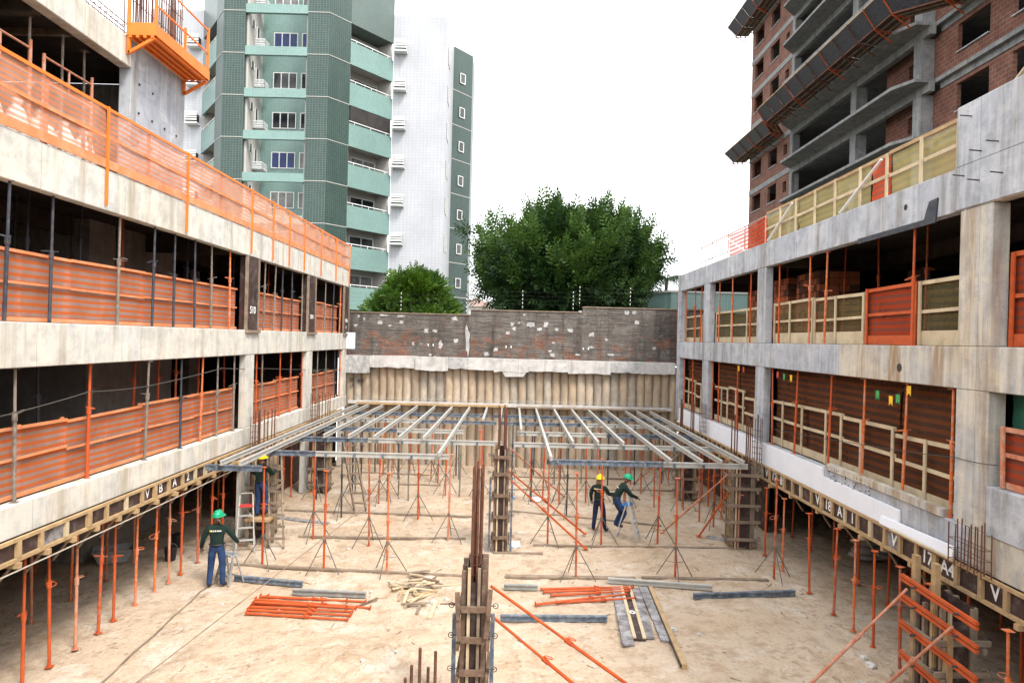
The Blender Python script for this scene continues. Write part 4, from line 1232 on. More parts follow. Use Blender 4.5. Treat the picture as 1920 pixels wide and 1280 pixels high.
for a, b, w, m, lab in SL[:-1]:
    pa, pb = gl(*a, .02), gl(*b, .02)
    tag(obj('timber_sleeper', MB().bar(pa, pb, w, .06), m, bevel=.006), lab, 'timber', 'timbers lying on the sand')
tag(obj('ground_batten', MB().path([Vector((-6.99 - .02 * (k - 11.6) + R.uniform(-.05, .05), k, gz(-7.0, k) + .02)) for k in np.arange(11.6, 18.2, .6)], .02, 5), WOODG), 'thin dark batten line on the sand beside the left row of props', 'timber')
BE = [((440, 1087), (567, 1096), NAVY, 'blue-grey beam on the sand right of the green helmet worker'), ((549, 1111), (686, 1118), GALV, 'grey beam on the sand behind the stacked orange props'),
      ((1140, 1091), (1335, 1108), ALU, 'pale aluminium beam on the sand across the ends of the planks'), ((1300, 1122), (1490, 1115), NAVY, 'blue-grey beam on the sand at the right'),
      ((938, 1165), (1138, 1162), NAVY, 'blue-grey beam on the sand below the right orange props'), ((945, 1102), (1008, 1104), GALV, 'short grey beam on the sand beside the front column form')]
for a, b, m, lab in BE:
    r = ibeam('loose_beam', gl(*a, .09), gl(*b, .09), m, lab, 'beam', 'beams lying on the sand', .09, .12)
def lying(a, b, lift, mat, lab, group):
    a, b = Vector(a) + Vector((0, 0, lift)), Vector(b) + Vector((0, 0, lift))
    d = (b - a)
    t = root('lying_prop', a, lab, 'prop', group)
    m = a + d * .6
    obj('outer_tube', MB().tube(a, m, .032, n=8), mat, t)
    obj('inner_tube', MB().tube(m, b, .025, n=8), mat, t)
    obj('collar', MB().tube(m - d.normalized() * .07, m + d.normalized() * .06, .045, n=8), mat, t)
    for q in (a, b):
        u = d.normalized()
        e = u.cross(Vector((0, 0, 1))).normalized()
        obj('end_plate', MB().bar(q - u * .004, q + u * .004, .12, .12), mat, t)
    obj('handle', MB().ring(m + Vector((0, 0, .03)), .07, .008, (.5, .4, 1), 10, 4), mat, t)
LP = [((190, 828), (740, 850)), ((165, 848), (765, 882)), ((150, 868), (690, 890)), ((140, 884), (672, 908)), ((125, 899), (662, 926)), ((118, 913), (645, 950)), ((230, 846), (640, 872)), ((160, 876), (640, 905))]
for i, (a, b) in enumerate(LP):
    lying(gl(*c6(*a), .04), gl(*c6(*b), .04), .07 if i >= 6 else 0, ORANGE, 'orange prop lying in the left stack on the sand, %s' % ['rearmost', 'second from the rear', 'third from the rear', 'fourth from the rear', 'second from the front', 'frontmost', 'upper rear one', 'upper front one'][i], 'orange props stacked on the left sand')
RP = [((318, 788), (800, 790)), ((330, 806), (792, 800)), ((370, 824), (780, 812)), ((290, 876), (765, 832)), ((400, 862), (808, 852))]
for i, (a, b) in enumerate(RP):
    lying(gl(*c5(*a), .05), gl(*c5(*b), .10), 0, ORANGE, 'orange prop lying across the planks on the right sand, %s' % ['rearmost', 'second from the rear', 'middle one', 'slanting one', 'frontmost'][i], 'orange props lying on the right sand')
PLK = [((712, 790), (775, 1085), .24, PLYW, 'cement-stained dark plank, leftmost of the planks on the right sand'), ((758, 782), (832, 1055), .26, PLY, 'dark plank with pale edge strips and a chalked ring, on the right sand'),
       ((812, 790), (885, 1050), .20, PLYW, 'dark grey plank between the chalked plank and the wide stained one'), ((852, 788), (975, 1065), .24, PLYW, 'wide white-stained plank on the right sand'), ((888, 790), (1066, 1200), .10, WOOD, 'long narrow tan timber, rightmost of the planks on the sand')]
for i, (a, b, w, m, lab) in enumerate(PLK):
    pa, pb = gl(*c5(*a), .05), gl(*c5(*b), .04)
    t = root('plank', (pa + pb) / 2, lab, 'plank', 'planks on the right sand')
    obj('board', MB().bar(pa, pb, w, .05 if i < 4 else .10), m, t, bevel=.005)
    e = (pb - pa).cross(Vector((0, 0, 1))).normalized()
    if i == 1:
        for s in (-1, 1):
            obj('edge_strip', MB().bar(pa + e * s * .10 + Vector((0, 0, .04)), pb + e * s * .10 + Vector((0, 0, .04)), .07, .03), WOODP, t)
        q = pa.lerp(pb, .55)
        text('chalk_mark', '0', .26, CHALK, t, q + Vector((0, 0, .034)), (0, 0, .2), .008)
    if i == 4:
        obj('edge_strip', MB().bar(pa + e * .06 + Vector((0, 0, .02)), pb + e * .06 + Vector((0, 0, .02)), .03, .05), PLY, t)
def sticks(label, cx, cy, rx, ry, n, seed, L=(.25, .8)):
    rr = random.Random(seed)
    c = gl(cx, cy, 0)
    t = root('scrap_timber_pile', c, label, 'timber scraps')
    for i in range(n):
        x, y = c.x + rr.gauss(0, rx), c.y + rr.gauss(0, ry)
        a, l = rr.uniform(0, 3.14), rr.uniform(*L)
        z = gz(x, y) + .03 + max(0, .12 - .1 * (abs(x - c.x) / rx)) * rr.random()
        d = Vector((math.cos(a) * l / 2, math.sin(a) * l / 2, rr.uniform(-.03, .05)))
        obj('stick', MB().bar(Vector((x, y, z)) - d, Vector((x, y, z)) + d, rr.uniform(.03, .09), rr.uniform(.02, .035)), rr.choice([WOOD, WOODG, WOODG, WOODR, WOODP]), t)
sticks('heap of pale timber offcuts on the sand left of the front column form', 778, 1098, .38, .22, 34, 4)
sticks('loose timber offcuts scattered in front of the offcut heap', 765, 1128, .6, .22, 9, 6, (.4, 1.0))
for i, (px_, py_, r_, lab) in enumerate(((813, 1127, .16, 'pale rock on the sand near the timber scraps'), (838, 1122, .10, 'brown stone on the sand beside the pale rock'), (1632, 1256, .18, 'grey concrete chunk at the lower right of the sand'),
                                         (1618, 1246, .11, 'small concrete chunk behind the grey one at the lower right'), (978, 1202, .12, 'white lump on the sand right of the front column form'), (1262, 1178, .14, 'flat pale stone right of the planks'), (1310, 1186, .10, 'small tan stone right of the flat one'))):
    p = gl(px_, py_, 0)
    m = MB().ball((0, 0, 0), r_ * .7, r_ * .55, r_ * .38, 7, 5)
    m.v = [tuple(Vector(v) * (1 + .6 * mnoise.noise(Vector(v) * 14 + Vector((i * 3, 0, 0))))) for v in m.v]
    tag(obj('rubble_stone', m, MORTAR_P if i in (0, 4) else CEMENT, loc=(p.x, p.y, p.z + r_ * .1)), lab, 'stone', 'stones on the sand')
def pebble_field():
    m = MB()
    rr = random.Random(9)
    for i in range(500):
        x, y = rr.uniform(-7.5, 7.3), rr.uniform(10.5, 31)
        r_ = rr.uniform(.008, .03) * (1.6 if rr.random() < .08 else 1)
        z = gz(x, y)
        a = rr.uniform(0, 6)
        m.bar((x - r_ * math.cos(a), y - r_ * math.sin(a), z + r_ * .3), (x + r_ * math.cos(a), y + r_ * math.sin(a), z + r_ * .4), r_ * 1.4, r_)
    return m
tag(obj('gravel_crumbs', pebble_field(), CEMENT), 'small crumbs of rubble strewn over the sand', 'gravel', kind='stuff')
def splinters():
    m = MB()
    rr = random.Random(19)
    for i in range(90):
        x, y = rr.uniform(-7.3, 7.3), rr.uniform(11, 31)
        a, l = rr.uniform(0, 3.14), rr.uniform(.06, .3)
        z = gz(x, y) + .008
        m.bar((x - l * math.cos(a) / 2, y - l * math.sin(a) / 2, z), (x + l * math.cos(a) / 2, y + l * math.sin(a) / 2, z), rr.uniform(.01, .03), .012)
    return m
tag(obj('wood_splinters', splinters(), WOODG), 'thin wood splinters strewn over the sand', 'splinters', kind='stuff')
# plastic bits
for px_, py_, m, nm, lab in ((1005, 938, FOAM, 'plastic_bag', 'crumpled white plastic bag on the sand right of the middle column form'), (963, 1022, FOAM, 'plastic_bag', 'clear plastic bag beside the middle column form base'),
                             (781, 859 + 8, FOAM, 'plastic_bag', 'white plastic bag by the foot of the pile wall')):
    p = gl(px_, py_, .07)
    b = MB().ball((0, 0, 0), .20, .16, .12, 12, 8)
    b.v = [tuple(Vector(v) * (1 + .55 * mnoise.noise(Vector(v) * 11 + Vector((px_, 0, 0))))) for v in b.v]
    tag(obj(nm, b, m, loc=p), lab, 'bag')
p = gl(962, 933, .04)
tag(obj('blue_cap', MB().ball((0, 0, 0), .09, .07, .05, 8, 5, 0), BLUEP, loc=p), 'small blue plastic piece on the sand beside the white bag', 'plastic piece')
# mixing tub and buckets under the left slab
p = G(208, 1042)
p = Vector((-10.3, 17.8, 0))
t = root('mortar_tub', p, 'grey plastic mortar tub on the sand beneath the left slab', 'tub', rz=.5)
def tub():
    m = MB()
    b, tp = (.32, .22), (.45, .32)
    vs = [(-b[0], -b[1], .02), (b[0], -b[1], .02), (b[0], b[1], .02), (-b[0], b[1], .02), (-tp[0], -tp[1], .34), (tp[0], -tp[1], .34), (tp[0], tp[1], .34), (-tp[0], tp[1], .34)]
    m.add(vs, [(0, 3, 2, 1), (0, 1, 5, 4), (1, 2, 6, 5), (2, 3, 7, 6), (3, 0, 4, 7)])
    return m
lobj('shell', tub().mesh('shell'), GREYP, t)
lobj('rim', MB().path([(-.46, -.33, .34), (.46, -.33, .34), (.46, .33, .34), (-.46, .33, .34), (-.46, -.33, .34)], .02, 6).mesh('rim'), GREYP, t)
lobj('mortar', MB().box(-.40, .40, -.28, .28, .2, .26).mesh('mortar'), CEMENT, t)
for i, (x, y) in enumerate(((-8.9, 18.0), (-9.3, 19.2))):
    t = root('bucket', (x, y, 0), 'black plastic bucket under the left slab, %s one' % ('nearer', 'farther')[i], 'bucket')
    lobj('shell', MB().tube((0, 0, 0), (0, 0, .34), .12, .16, 14, True).mesh('shell'), BLACKP, t)
    lobj('rim', MB().ring((0, 0, .34), .16, .012, (0, 0, 1), 14, 4).mesh('rim'), BLACKP, t)
    lobj('handle', MB().path([(math.cos(a) * .16, .03, .33 + math.sin(a) * .12) for a in np.linspace(0, math.pi, 8)], .006, 4).mesh('handle'), GALV, t)
t = root('cement_sacks', (10.2, 19.4, 0), 'pale sacks piled under the right slab', 'sacks')
for i in range(5):
    m = MB().ball((0, 0, 0), .42, .28, .12, 12, 7)
    m.v = [tuple(Vector(v) * (1 + .2 * mnoise.noise(Vector(v) * 5 + Vector((i * 3, 0, 0))))) for v in m.v]
    lobj('sack', m.mesh('sack', smooth=True), CEMENT, t, (R.uniform(-.2, .2) + (i % 2) * .5, R.uniform(-.2, .2), .13 + .2 * (i // 2)), (0, 0, R.uniform(-.5, .5)))

# ================================================================== step ladders
def ladder(x, y, h, rz, label, plat, nst=3, mat=ALU):
    t = root('step_ladder', (x, y, gz(x, y)), label, 'ladder', rz=rz)
    w0, w1, dp = .24, .17, h * .42
    top = (0, 0)
    for s in (-1, 1):
        lobj('front_rail', MB().bar((s * w0, -dp * .6, 0), (s * w1, 0, h), .03, .055, (0, 1, 0)).mesh('front_rail'), mat, t)
        lobj('rear_rail', MB().bar((s * (w0 + .02), dp * .6, 0), (s * w1 * .95, .03, h * .82), .022, .03, (0, 1, 0)).mesh('rear_rail'), mat, t)
    for i in range(nst):
        k = (i + 1) / (nst + 1) * .85
        w = w0 + (w1 - w0) * k
        lobj('step', MB().box(-w, w, -.05, .05, -.015, .015).mesh('step'), mat, t, (0, -dp * .6 * (1 - k), h * k))
    lobj('platform', MB().box(-w1 - .02, w1 + .02, -.13, .13, -.02, .02).mesh('platform'), plat, t, (0, .02, h * .80))
    lobj('top_hoop', MB().path([(-w1, 0, h), (-w1 * .8, 0, h + .05), (w1 * .8, 0, h + .05), (w1, 0, h)], .016, 6).mesh('top_hoop'), mat, t)
    lobj('rear_bar', MB().bar((-w0, dp * .55, .12), (w0, dp * .55, .12), .02, .03).mesh('rear_bar'), mat, t)
    return t
p = G(449, 1003)
ladder(-7.4, 19.2, 1.5, .35, 'aluminium step ladder with a red platform behind the green helmet worker', REDP, 3)
ladder(-6.75, 16.55, .85, -.5, 'small aluminium step ladder in front of the green helmet worker at the left', GREYP, 2, GALV)
wl = G(1176, 1010)
ladder(wl.x, wl.y, 1.35, 1.2, 'aluminium step ladder with a blue platform under the climbing worker', BLUEP, 3)
t = root('timber_ladder', (-6.8, 20.2, 0), 'rough timber ladder leaning beneath the left deck beams', 'ladder')
for s in (-.2, .2):
    obj('rail', MB().bar((-6.55 + s, 19.3, 0), (-7.05 + s, 20.4, 2.4), .05, .09), WOODG, t)
for i in range(7):
    k = .1 + i * .125
    c = Vector((-6.55, 19.3, 0)).lerp(Vector((-7.05, 20.4, 2.4)), k)
    obj('rung', MB().bar(c + Vector((-.26, -.04, 0)), c + Vector((.26, -.04, 0)), .035, .06), WOODG, t)
t = root('timber_ladder', (-5.4, 24.6, 0), 'timber ladder leaning towards the pile wall in the back left', 'ladder')
for s in (-.2, .2):
    obj('rail', MB().bar((-5.15 + s, 23.6, 0), (-5.9 + s, 24.6, 2.5), .05, .09), WOODG, t)
for i in range(7):
    k = .1 + i * .125
    c = Vector((-5.15, 23.6, 0)).lerp(Vector((-5.9, 24.6, 2.5)), k)
    obj('rung', MB().bar(c + Vector((-.24, -.04, 0)), c + Vector((.24, -.04, 0)), .035, .06), WOODG, t)

# ================================================================== workers
def skin_body(J, edges, rad, regions, name):
    """one continuous skinned body; J joint -> point, regions edge -> material slot"""
    names = list(J)
    idx = {n: i for i, n in enumerate(names)}
    me = bpy.data.meshes.new(name)
    me.from_pydata([tuple(J[n]) for n in names], [(idx[a], idx[b]) for a, b in edges], [])
    o = bpy.data.objects.new(name, me)
    COL.objects.link(o)
    md = o.modifiers.new('skin', 'SKIN')
    md.use_smooth_shade = True
    md.branch_smoothing = .4
    sv = me.skin_vertices[0].data
    for n in names:
        r = rad[n]
        sv[idx[n]].radius = r if isinstance(r, tuple) else (r, r)
        sv[idx[n]].use_root = (n == 'pelvis')
    sb = o.modifiers.new('sub', 'SUBSURF')
    sb.levels = 2
    sb.render_levels = 2
    dg = bpy.context.evaluated_depsgraph_get()
    ev = o.evaluated_get(dg)
    out = bpy.data.meshes.new_from_object(ev)
    bpy.data.objects.remove(o, do_unlink=True)
    segs = [(Vector(J[a]), Vector(J[b]), regions[(a, b)]) for a, b in edges]
    mi = []
    for p in out.polygons:
        c = p.center
        best, bi = 1e9, 0
        for a, b, k in segs:
            ab = b - a
            tt = max(0, min(1, (c - a).dot(ab) / max(1e-9, ab.dot(ab))))
            d = (a + ab * tt - c).length
            if d < best:
                best, bi = d, k
        mi.append(bi)
    out.polygons.foreach_set('material_index', mi)
    out.polygons.foreach_set('use_smooth', [True] * len(mi))
    return out
def worker(name, loc, rz, J, helmet, trousers, label, scale=1.0, logo=True, holding=None):
    """local axes: +y the way the person faces, z up from the feet"""
    base = dict(pelvis=(0, 0, .97), waist=(0, -.01, 1.12), chest=(0, 0, 1.33), neck=(0, 0, 1.50), head0=(0, .02, 1.58), head1=(0, .035, 1.67), top=(0, .03, 1.75))
    tilt = Vector(J.pop('tilt', (0, 0, 0)))
    base.update(J)
    J = {k: Vector(v) for k, v in base.items()}
    rad = dict(pelvis=(.165, .125), waist=(.155, .115), chest=(.185, .13), neck=.062, head0=.075, head1=(.085, .098), top=.055)
    edges = [('pelvis', 'waist'), ('waist', 'chest'), ('chest', 'neck'), ('neck', 'head0'), ('head0', 'head1'), ('head1', 'top')]
    reg = {('pelvis', 'waist'): 0, ('waist', 'chest'): 0, ('chest', 'neck'): 0, ('neck', 'head0'): 2, ('head0', 'head1'): 2, ('head1', 'top'): 2}
    for s in 'lr':
        edges += [('chest', 'sh' + s), ('sh' + s, 'el' + s), ('el' + s, 'wr' + s), ('wr' + s, 'ha' + s), ('pelvis', 'hi' + s), ('hi' + s, 'kn' + s), ('kn' + s, 'an' + s), ('an' + s, 'to' + s)]
        rad.update({'sh' + s: .085, 'el' + s: .064, 'wr' + s: .047, 'ha' + s: (.045, .03), 'hi' + s: .108, 'kn' + s: .080, 'an' + s: .062, 'to' + s: .045})
        reg.update({('chest', 'sh' + s): 0, ('sh' + s, 'el' + s): 0, ('el' + s, 'wr' + s): 0, ('wr' + s, 'ha' + s): 2, ('pelvis', 'hi' + s): 1, ('hi' + s, 'kn' + s): 1, ('kn' + s, 'an' + s): 1, ('an' + s, 'to' + s): 3})
    me = skin_body(J, edges, rad, reg, 'body')
    me.name = 'body'
    for m in (CLOTH, trousers, SKIN, BOOT):
        me.materials.append(m)
    t = root(name, loc, label, 'person', rz=rz)
    t.scale = (scale,) * 3
    b = lobj('body', me, CLOTH, t)
    h = J['top'] - Vector((0, 0, .045))
    f = (J['head1'] - J['head0'])
    fw = Vector((0, 1, 0))
    hm = MB()
    hm.ball((0, 0, 0), .125, .148, .135, 16, 7, 0.0)
    hm.add([(.135 * math.cos(a), .155 * math.sin(a) + (.055 if math.sin(a) > .2 else 0), -.012) for a in np.linspace(0, 2 * math.pi, 16, endpoint=False)] + [(.10 * math.cos(a), .12 * math.sin(a), .03) for a in np.linspace(0, 2 * math.pi, 16, endpoint=False)],
           [(i, (i + 1) % 16, 16 + (i + 1) % 16, 16 + i) for i in range(16)])
    hm.bar((0, -.10, .115), (0, .10, .118), .03, .03)
    hl = lobj('helmet', hm.mesh('helmet', smooth=True), helmet, t, h + Vector((0, .005, -.015)), (tilt.x, 0, tilt.z))
    lobj('harness', MB().ring((0, 0, -.02), .128, .012, (0, 0, 1), 14, 4).mesh('harness'), BLACKP, hl)
    # nose, ears, eyes
    hd = J['head1']
    fc = MB().ball(hd + Vector((0, .105, -.015)), .016, .022, .026, 6, 5).ball(hd + Vector((.09, .0, -.01)), .012, .025, .035, 6, 5).ball(hd + Vector((-.09, .0, -.01)), .012, .025, .035, 6, 5)
    lobj('face', fc.mesh('face', smooth=True), SKIN, t)
    ey = MB().ball(hd + Vector((.034, .094, .012)), .012, .008, .008, 6, 5).ball(hd + Vector((-.034, .094, .012)), .012, .008, .008, 6, 5)
    lobj('eyes', ey.mesh('eyes'), BLACKP, t)
    for s in 'lr':
        w, hnd = J['wr' + s], J['ha' + s]
        d = (hnd - w).normalized()
        side = d.cross(Vector((0, 1, .2))).normalized()
        pal = d.cross(side).normalized()
        fm = MB()
        for i, L in enumerate((.065, .075, .072, .055)):
            a = hnd + side * (.030 - .02 * i) + d * .015
            k = a + d * L * .55 + pal * .012
            fm.tube(a, k, .0095, .009, 6).tube(k, k + d * L * .35 + pal * .028, .009, .007, 6)
        a = hnd - d * .02 + side * .035
        fm.tube(a, a + d * .035 + side * .025 + pal * .01, .011, .009, 6)
        fm.tube(a + d * .035 + side * .025 + pal * .01, a + d * .065 + side * .022 + pal * .02, .009, .007, 6)
        lobj('fingers', fm.mesh('fingers', smooth=True), SKIN, t)
    bl = MB()
    bl.ring(J['pelvis'] + Vector((0, 0, .06)), .172, .018, (0, 0, 1), 16, 4)
    bo = lobj('belt', bl.mesh('belt'), BLACKP, t)
    bo.scale = (1, .78, 1)
    if logo:
        c = J['chest']
        up = (J['neck'] - J['waist']).normalized()
        lg = MB()
        for i in range(6):
            x = -.10 + .04 * i
            lg.bar(c + Vector((x, -.152, 0)) + up * .045, c + Vector((x + .022, -.152, 0)) + up * .045, .006, .03 if i % 2 else .036)
        lobj('jacket_logo', lg.mesh('jacket_logo'), CHALK, t)
        lobj('jacket_logo', MB().bar(c + Vector((-.135, -.152, 0)) + up * .045, c + Vector((-.108, -.152, 0)) + up * .045, .006, .036).mesh('jacket_logo'), HELM_Y, t)
    return t
# green helmet, left foreground, back to the camera, arms hanging a little away
p = G(405, 1101)
worker('person', (p.x, p.y, gz(p.x, p.y)), .18, dict(
    shl=(-.20, 0, 1.43), ell=(-.30, -.02, 1.17), wrl=(-.36, .08, .94), hal=(-.37, .13, .87),
    shr=(.20, 0, 1.43), elr=(.35, .02, 1.20), wrr=(.44, .14, 1.02), har=(.47, .19, .95),
    hil=(-.10, 0, .90), knl=(-.13, .03, .50), anl=(-.15, -.02, .09), tol=(-.17, .14, .04),
    hir=(.10, 0, .90), knr=(.13, .04, .50), anr=(.14, 0, .09), tor=(.19, .15, .04), tilt=(.05, 0, -.5)),
    HELM_G, DENIM, 'worker in green helmet, dark jacket and blue jeans seen from behind, standing at left', 1.0)
# yellow helmet, right half, back to the camera, right hand reaching forward
p = G(1122, 993)
worker('person', (p.x, p.y, gz(p.x, p.y)), -.45, dict(
    shl=(-.20, 0, 1.42), ell=(-.29, .0, 1.16), wrl=(-.30, .12, .95), hal=(-.30, .16, .88),
    shr=(.20, 0, 1.42), elr=(.27, .16, 1.18), wrr=(.34, .42, 1.16), har=(.36, .50, 1.16),
    hil=(-.10, 0, .90), knl=(-.14, .03, .50), anl=(-.17, -.02, .09), tol=(-.20, .13, .04),
    hir=(.10, 0, .90), knr=(.15, .05, .50), anr=(.20, .02, .09), tor=(.26, .16, .04), tilt=(0, 0, -.3)),
    HELM_Y, DENIM_D, 'worker in yellow helmet seen from behind, standing beside the climbing worker', 1.0)
# green helmet, stepping on the ladder, leaning forward, facing right
worker('person', (wl.x - .30, wl.y + .05, gz(wl.x, wl.y) + .30), -1.45, dict(
    pelvis=(0, -.10, .93), waist=(0, -.03, 1.07), chest=(0, .10, 1.25), neck=(0, .20, 1.40), head0=(0, .25, 1.47), head1=(0, .30, 1.55), top=(0, .29, 1.63),
    shl=(-.20, .16, 1.34), ell=(-.24, .32, 1.12), wrl=(-.16, .52, .98), hal=(-.13, .59, .95),
    shr=(.20, .16, 1.34), elr=(.26, .32, 1.10), wrr=(.18, .54, 1.0), har=(.15, .61, .97),
    hil=(-.10, -.08, .87), knl=(-.12, .14, .50), anl=(-.12, -.06, .12), tol=(-.12, .10, .06),
    hir=(.10, -.08, .87), knr=(.12, .20, .52), anr=(.12, -.02, .15), tor=(.12, .14, .10), tilt=(-.25, 0, 0)),
    HELM_G, DENIM, 'worker in green helmet climbing the step ladder, bent forward to the right', 1.0)
# yellow helmet, under the left deck beams, on the timber ladder
worker('person', (-7.15, 19.6, .78), -.2, dict(
    shl=(-.20, 0, 1.42), ell=(-.30, .10, 1.20), wrl=(-.26, .32, 1.25), hal=(-.25, .39, 1.28),
    shr=(.20, 0, 1.42), elr=(.30, .10, 1.22), wrr=(.27, .33, 1.30), har=(.26, .40, 1.33),
    hil=(-.10, 0, .90), knl=(-.11, .06, .50), anl=(-.11, 0, .09), tol=(-.11, .15, .04),
    hir=(.10, 0, .90), knr=(.11, .10, .52), anr=(.11, .02, .12), tor=(.11, .16, .07)),
    HELM_Y, DENIM, 'worker in yellow helmet half hidden beneath the left deck beams', 1.0)
t = root('timber_trestle', (-7.15, 19.6, 0), 'low timber trestle the half hidden worker stands on, left side', 'trestle')
obj('top', MB().box(-7.5, -6.8, 19.35, 19.85, .70, .775), WOOD, t)
for sx_ in (-7.44, -6.86):
    for sy_ in (19.4, 19.8):
        obj('leg', MB().box(sx_ - .04, sx_ + .04, sy_ - .03, sy_ + .03, 0, .698), WOODG, t)

# ================================================================== ropes, cables, bunting
def rope(pts, r, mat, label, sag=.0, cat='rope'):
    P = []
    for a, b in zip(pts, pts[1:]):
        a, b = Vector(a), Vector(b)
        for i in range(10):
            k = i / 10
            P.append(a.lerp(b, k) - Vector((0, 0, sag * 4 * k * (1 - k))))
    P.append(Vector(pts[-1]))
    tag(obj('rope', MB().path(P, r, 5), mat), label, cat)
rope([(-7.38, 6.0, 2.42), (-7.38, 19, 2.38), (-7.3, 32.2, 2.3)], .012, ROPE, 'pale rope stretched along the left edge form just below the chalked panels', .03)
rope([G(255, 1279), G(905, 775, 2.95)], .011, WOODG, 'thin brown rope slanting from the near left sand up to the deck', .04)
rope([PX(-40, 790, -7.9), PX(168, 734, -7.9), PX(275, 724, -7.9), PX(416, 690, -7.9), PX(480, 690, -7.9), PX(640, 693, -7.9)], .011, WIRE, 'dark cable looped along the props of the left lower storey', .02, 'cable')
rope([PX(1445, 803, 7.70), PX(1600, 830, 7.70), PX(1795, 858, 7.60), PX(1870, 872, 7.55)], .008, WIRE, 'thin dark cable crossing the right lower storey to the big column', .02, 'cable')
def bunting(pxs, label):
    t = root('bunting', PX(pxs[0][0], pxs[0][1], 7.7), label, 'bunting', 'party flags on the right lower storey')
    pts = [PX(a, b - 7, 7.7) for a, b, c in pxs]
    obj('string', MB().path(pts, .004, 4), WIRE, t)
    for (a, b, c), p in zip(pxs, pts):
        s = .07
        y, z = p.y, p.z - .01
        obj('flag', MB().prism([(7.7, y - s, z), (7.7, y + s, z), (7.7, y + s * .9, z - .20), (7.7, y, z - .14), (7.7, y - s * .9, z - .20)], (.004, 0, 0)), {'g': GREENF, 'y': YELF, 'r': REDP}[c], t)
bunting([(1458, 703, 'r'), (1470, 707, 'g'), (1483, 709, 'y')], 'small red, green and yellow flags hung beside the third right column')
bunting([(1645, 738, 'g'), (1670, 748, 'y'), (1683, 745, 'g'), (1704, 729, 'y')], 'green and yellow flags hung in the near right bay')
bunting([(1385, 692, 'y'), (1394, 694, 'r')], 'two small yellow and red flags hung in the second right bay')
t = tag(obj('green_sheet', MB().sheet((7.98, 6.0, 0), (7.98, 10.9, 0), 4.0, 5.42, 16, 6, .08, 200), GREENS), 'dark green plastic sheet behind the big column at the right edge', 'sheet')

# ================================================================== brick stacks in the right building, sacks and frames in the left
bm_ = MB().box(-.141, .141, -.091, .091, 0, .180).mesh('brick')
bm_b = MB().box(-.141, .141, -.091, .091, 0, .182).mesh('brick')
bm_b.materials.append(REBAR)
for i, (x0, y0_, nx_, ny_, nz_) in enumerate(((9.0, 20.2, 4, 8, 11), (9.0, 22.5, 4, 8, 11), (9.0, 24.8, 4, 8, 10))):
    t = root('brick_stack', (x0, y0_, 6.12), 'stack of orange hollow bricks on the right middle storey, %s one' % ('nearest', 'middle', 'farthest')[i], 'bricks', 'brick stacks')
    bm2 = bm_
    for k in range(nz_):
        for a in range(nx_):
            for b in range(ny_):
                if not (a == 0 or b == 0 or k == nz_ - 1):
                    continue
                lobj('brick', bm_b if R.random() < .25 else bm2, BRICK_P, t, (.15 + a * .305 + R.uniform(-.006, .006), .10 + b * .205, .0 + k * .2))
for i in range(9):
    y = 8.9 + i * .62
    t = root('white_sack', (-8.85, y, 9.1), 'bulky white sack behind the top left net, %s from the near end' % ORD[i], 'sack', 'white sacks on the top left floor')
    m = MB().ball((0, 0, 0), .27, .22, .42, 12, 8)
    m.v = [tuple(Vector(v) * (1 + .22 * mnoise.noise(Vector(v) * 5 + Vector((i * 4, 0, 0))))) for v in m.v]
    lobj('bag', m.mesh('bag', smooth=True), WHITE, t, (0, 0, .40))
    lobj('neck', MB().tube((0, 0, .78), (.02, .02, .95), .06, .10, 8).mesh('neck'), WHITE, t)
# scaffold frames and shores on the top left floor
def scaffold(y0_, y1_, x, label):
    t = root('scaffold_frame', (x, y0_, 9.1), label, 'scaffold', 'scaffold frames')
    for y, h in ((y0_, 1.9), (y1_, 2.0)):
        obj('standard', MB().tube((x, y, 9.1), (x, y, 9.1 + h), .03, n=8), ORANGE2, t)
    for z in (9.55, 10.5, 10.95):
        obj('ledger', MB().tube((x, y0_, z), (x, y1_, z), .022, n=6), ORANGE2, t)
    obj('upright', MB().tube((x, (y0_ + y1_) / 2, 10.5), (x, (y0_ + y1_) / 2, 10.95), .02, n=6), ORANGE2, t)
scaffold(10.6, 12.0, -8.62, 'rusty orange scaffold frame on the top left floor, nearer one')
scaffold(12.35, 13.75, -8.62, 'rusty orange scaffold frame on the top left floor, beside the blank wall')
row('p', [(9.6, 'g'), (10.4, 'g'), (11.3, 'g'), (12.1, 'g'), (13.0, 'g'), (13.7, 'g')], -8.75, 9.1, 2.5, 'the top left floor', 'shores on the top left floor')
row('p', [(10.2, 'd'), (11.6, 'd'), (13.2, 'd')], -10.2, 9.1, 2.8, 'the inner row on the top left floor', 'inner shores on the top left floor')
# orange hanging platform on the blank wall
t = root('hanging_platform', (-8.2, 15.5, 12.0), 'bright orange steel work platform bracketed to the top left concrete wall', 'platform')
xa, xb, ya, yb, zf = -8.24, -7.62, 14.25, 16.75, 12.2
obj('floor', MB().box(xa, xb, ya, yb, zf, zf + .04), BRIGHT, t)
for x in np.linspace(xa + .08, xb - .08, 4):
    obj('floor_rib', MB().box(x - .03, x + .03, ya, yb, zf - .05, zf - .002), BRIGHT, t)
obj('kick_board', MB().box(xb - .02, xb, ya, yb, zf + .042, zf + .24), BRIGHT, t)
obj('kick_board', MB().box(xa, xb - .022, ya, ya + .02, zf + .042, zf + .26), BRIGHT, t)
for y in (ya + .05, yb - .05):
    obj('bracket', MB().bar((xa + .03, y, zf - .38), (xa + .03, y, zf), .06).bar((xa + .03, y, zf - .36), (xb - .05, y, zf - .04), .06), BRIGHT, t)
    obj('guard_post', MB().bar((xb - .03, y, zf), (xb - .03, y, zf + 1.25), .05), BRIGHT, t)
    obj('guard_post', MB().bar((xa + .03, y, zf), (xa + .03, y, zf + 1.25), .05), BRIGHT, t)
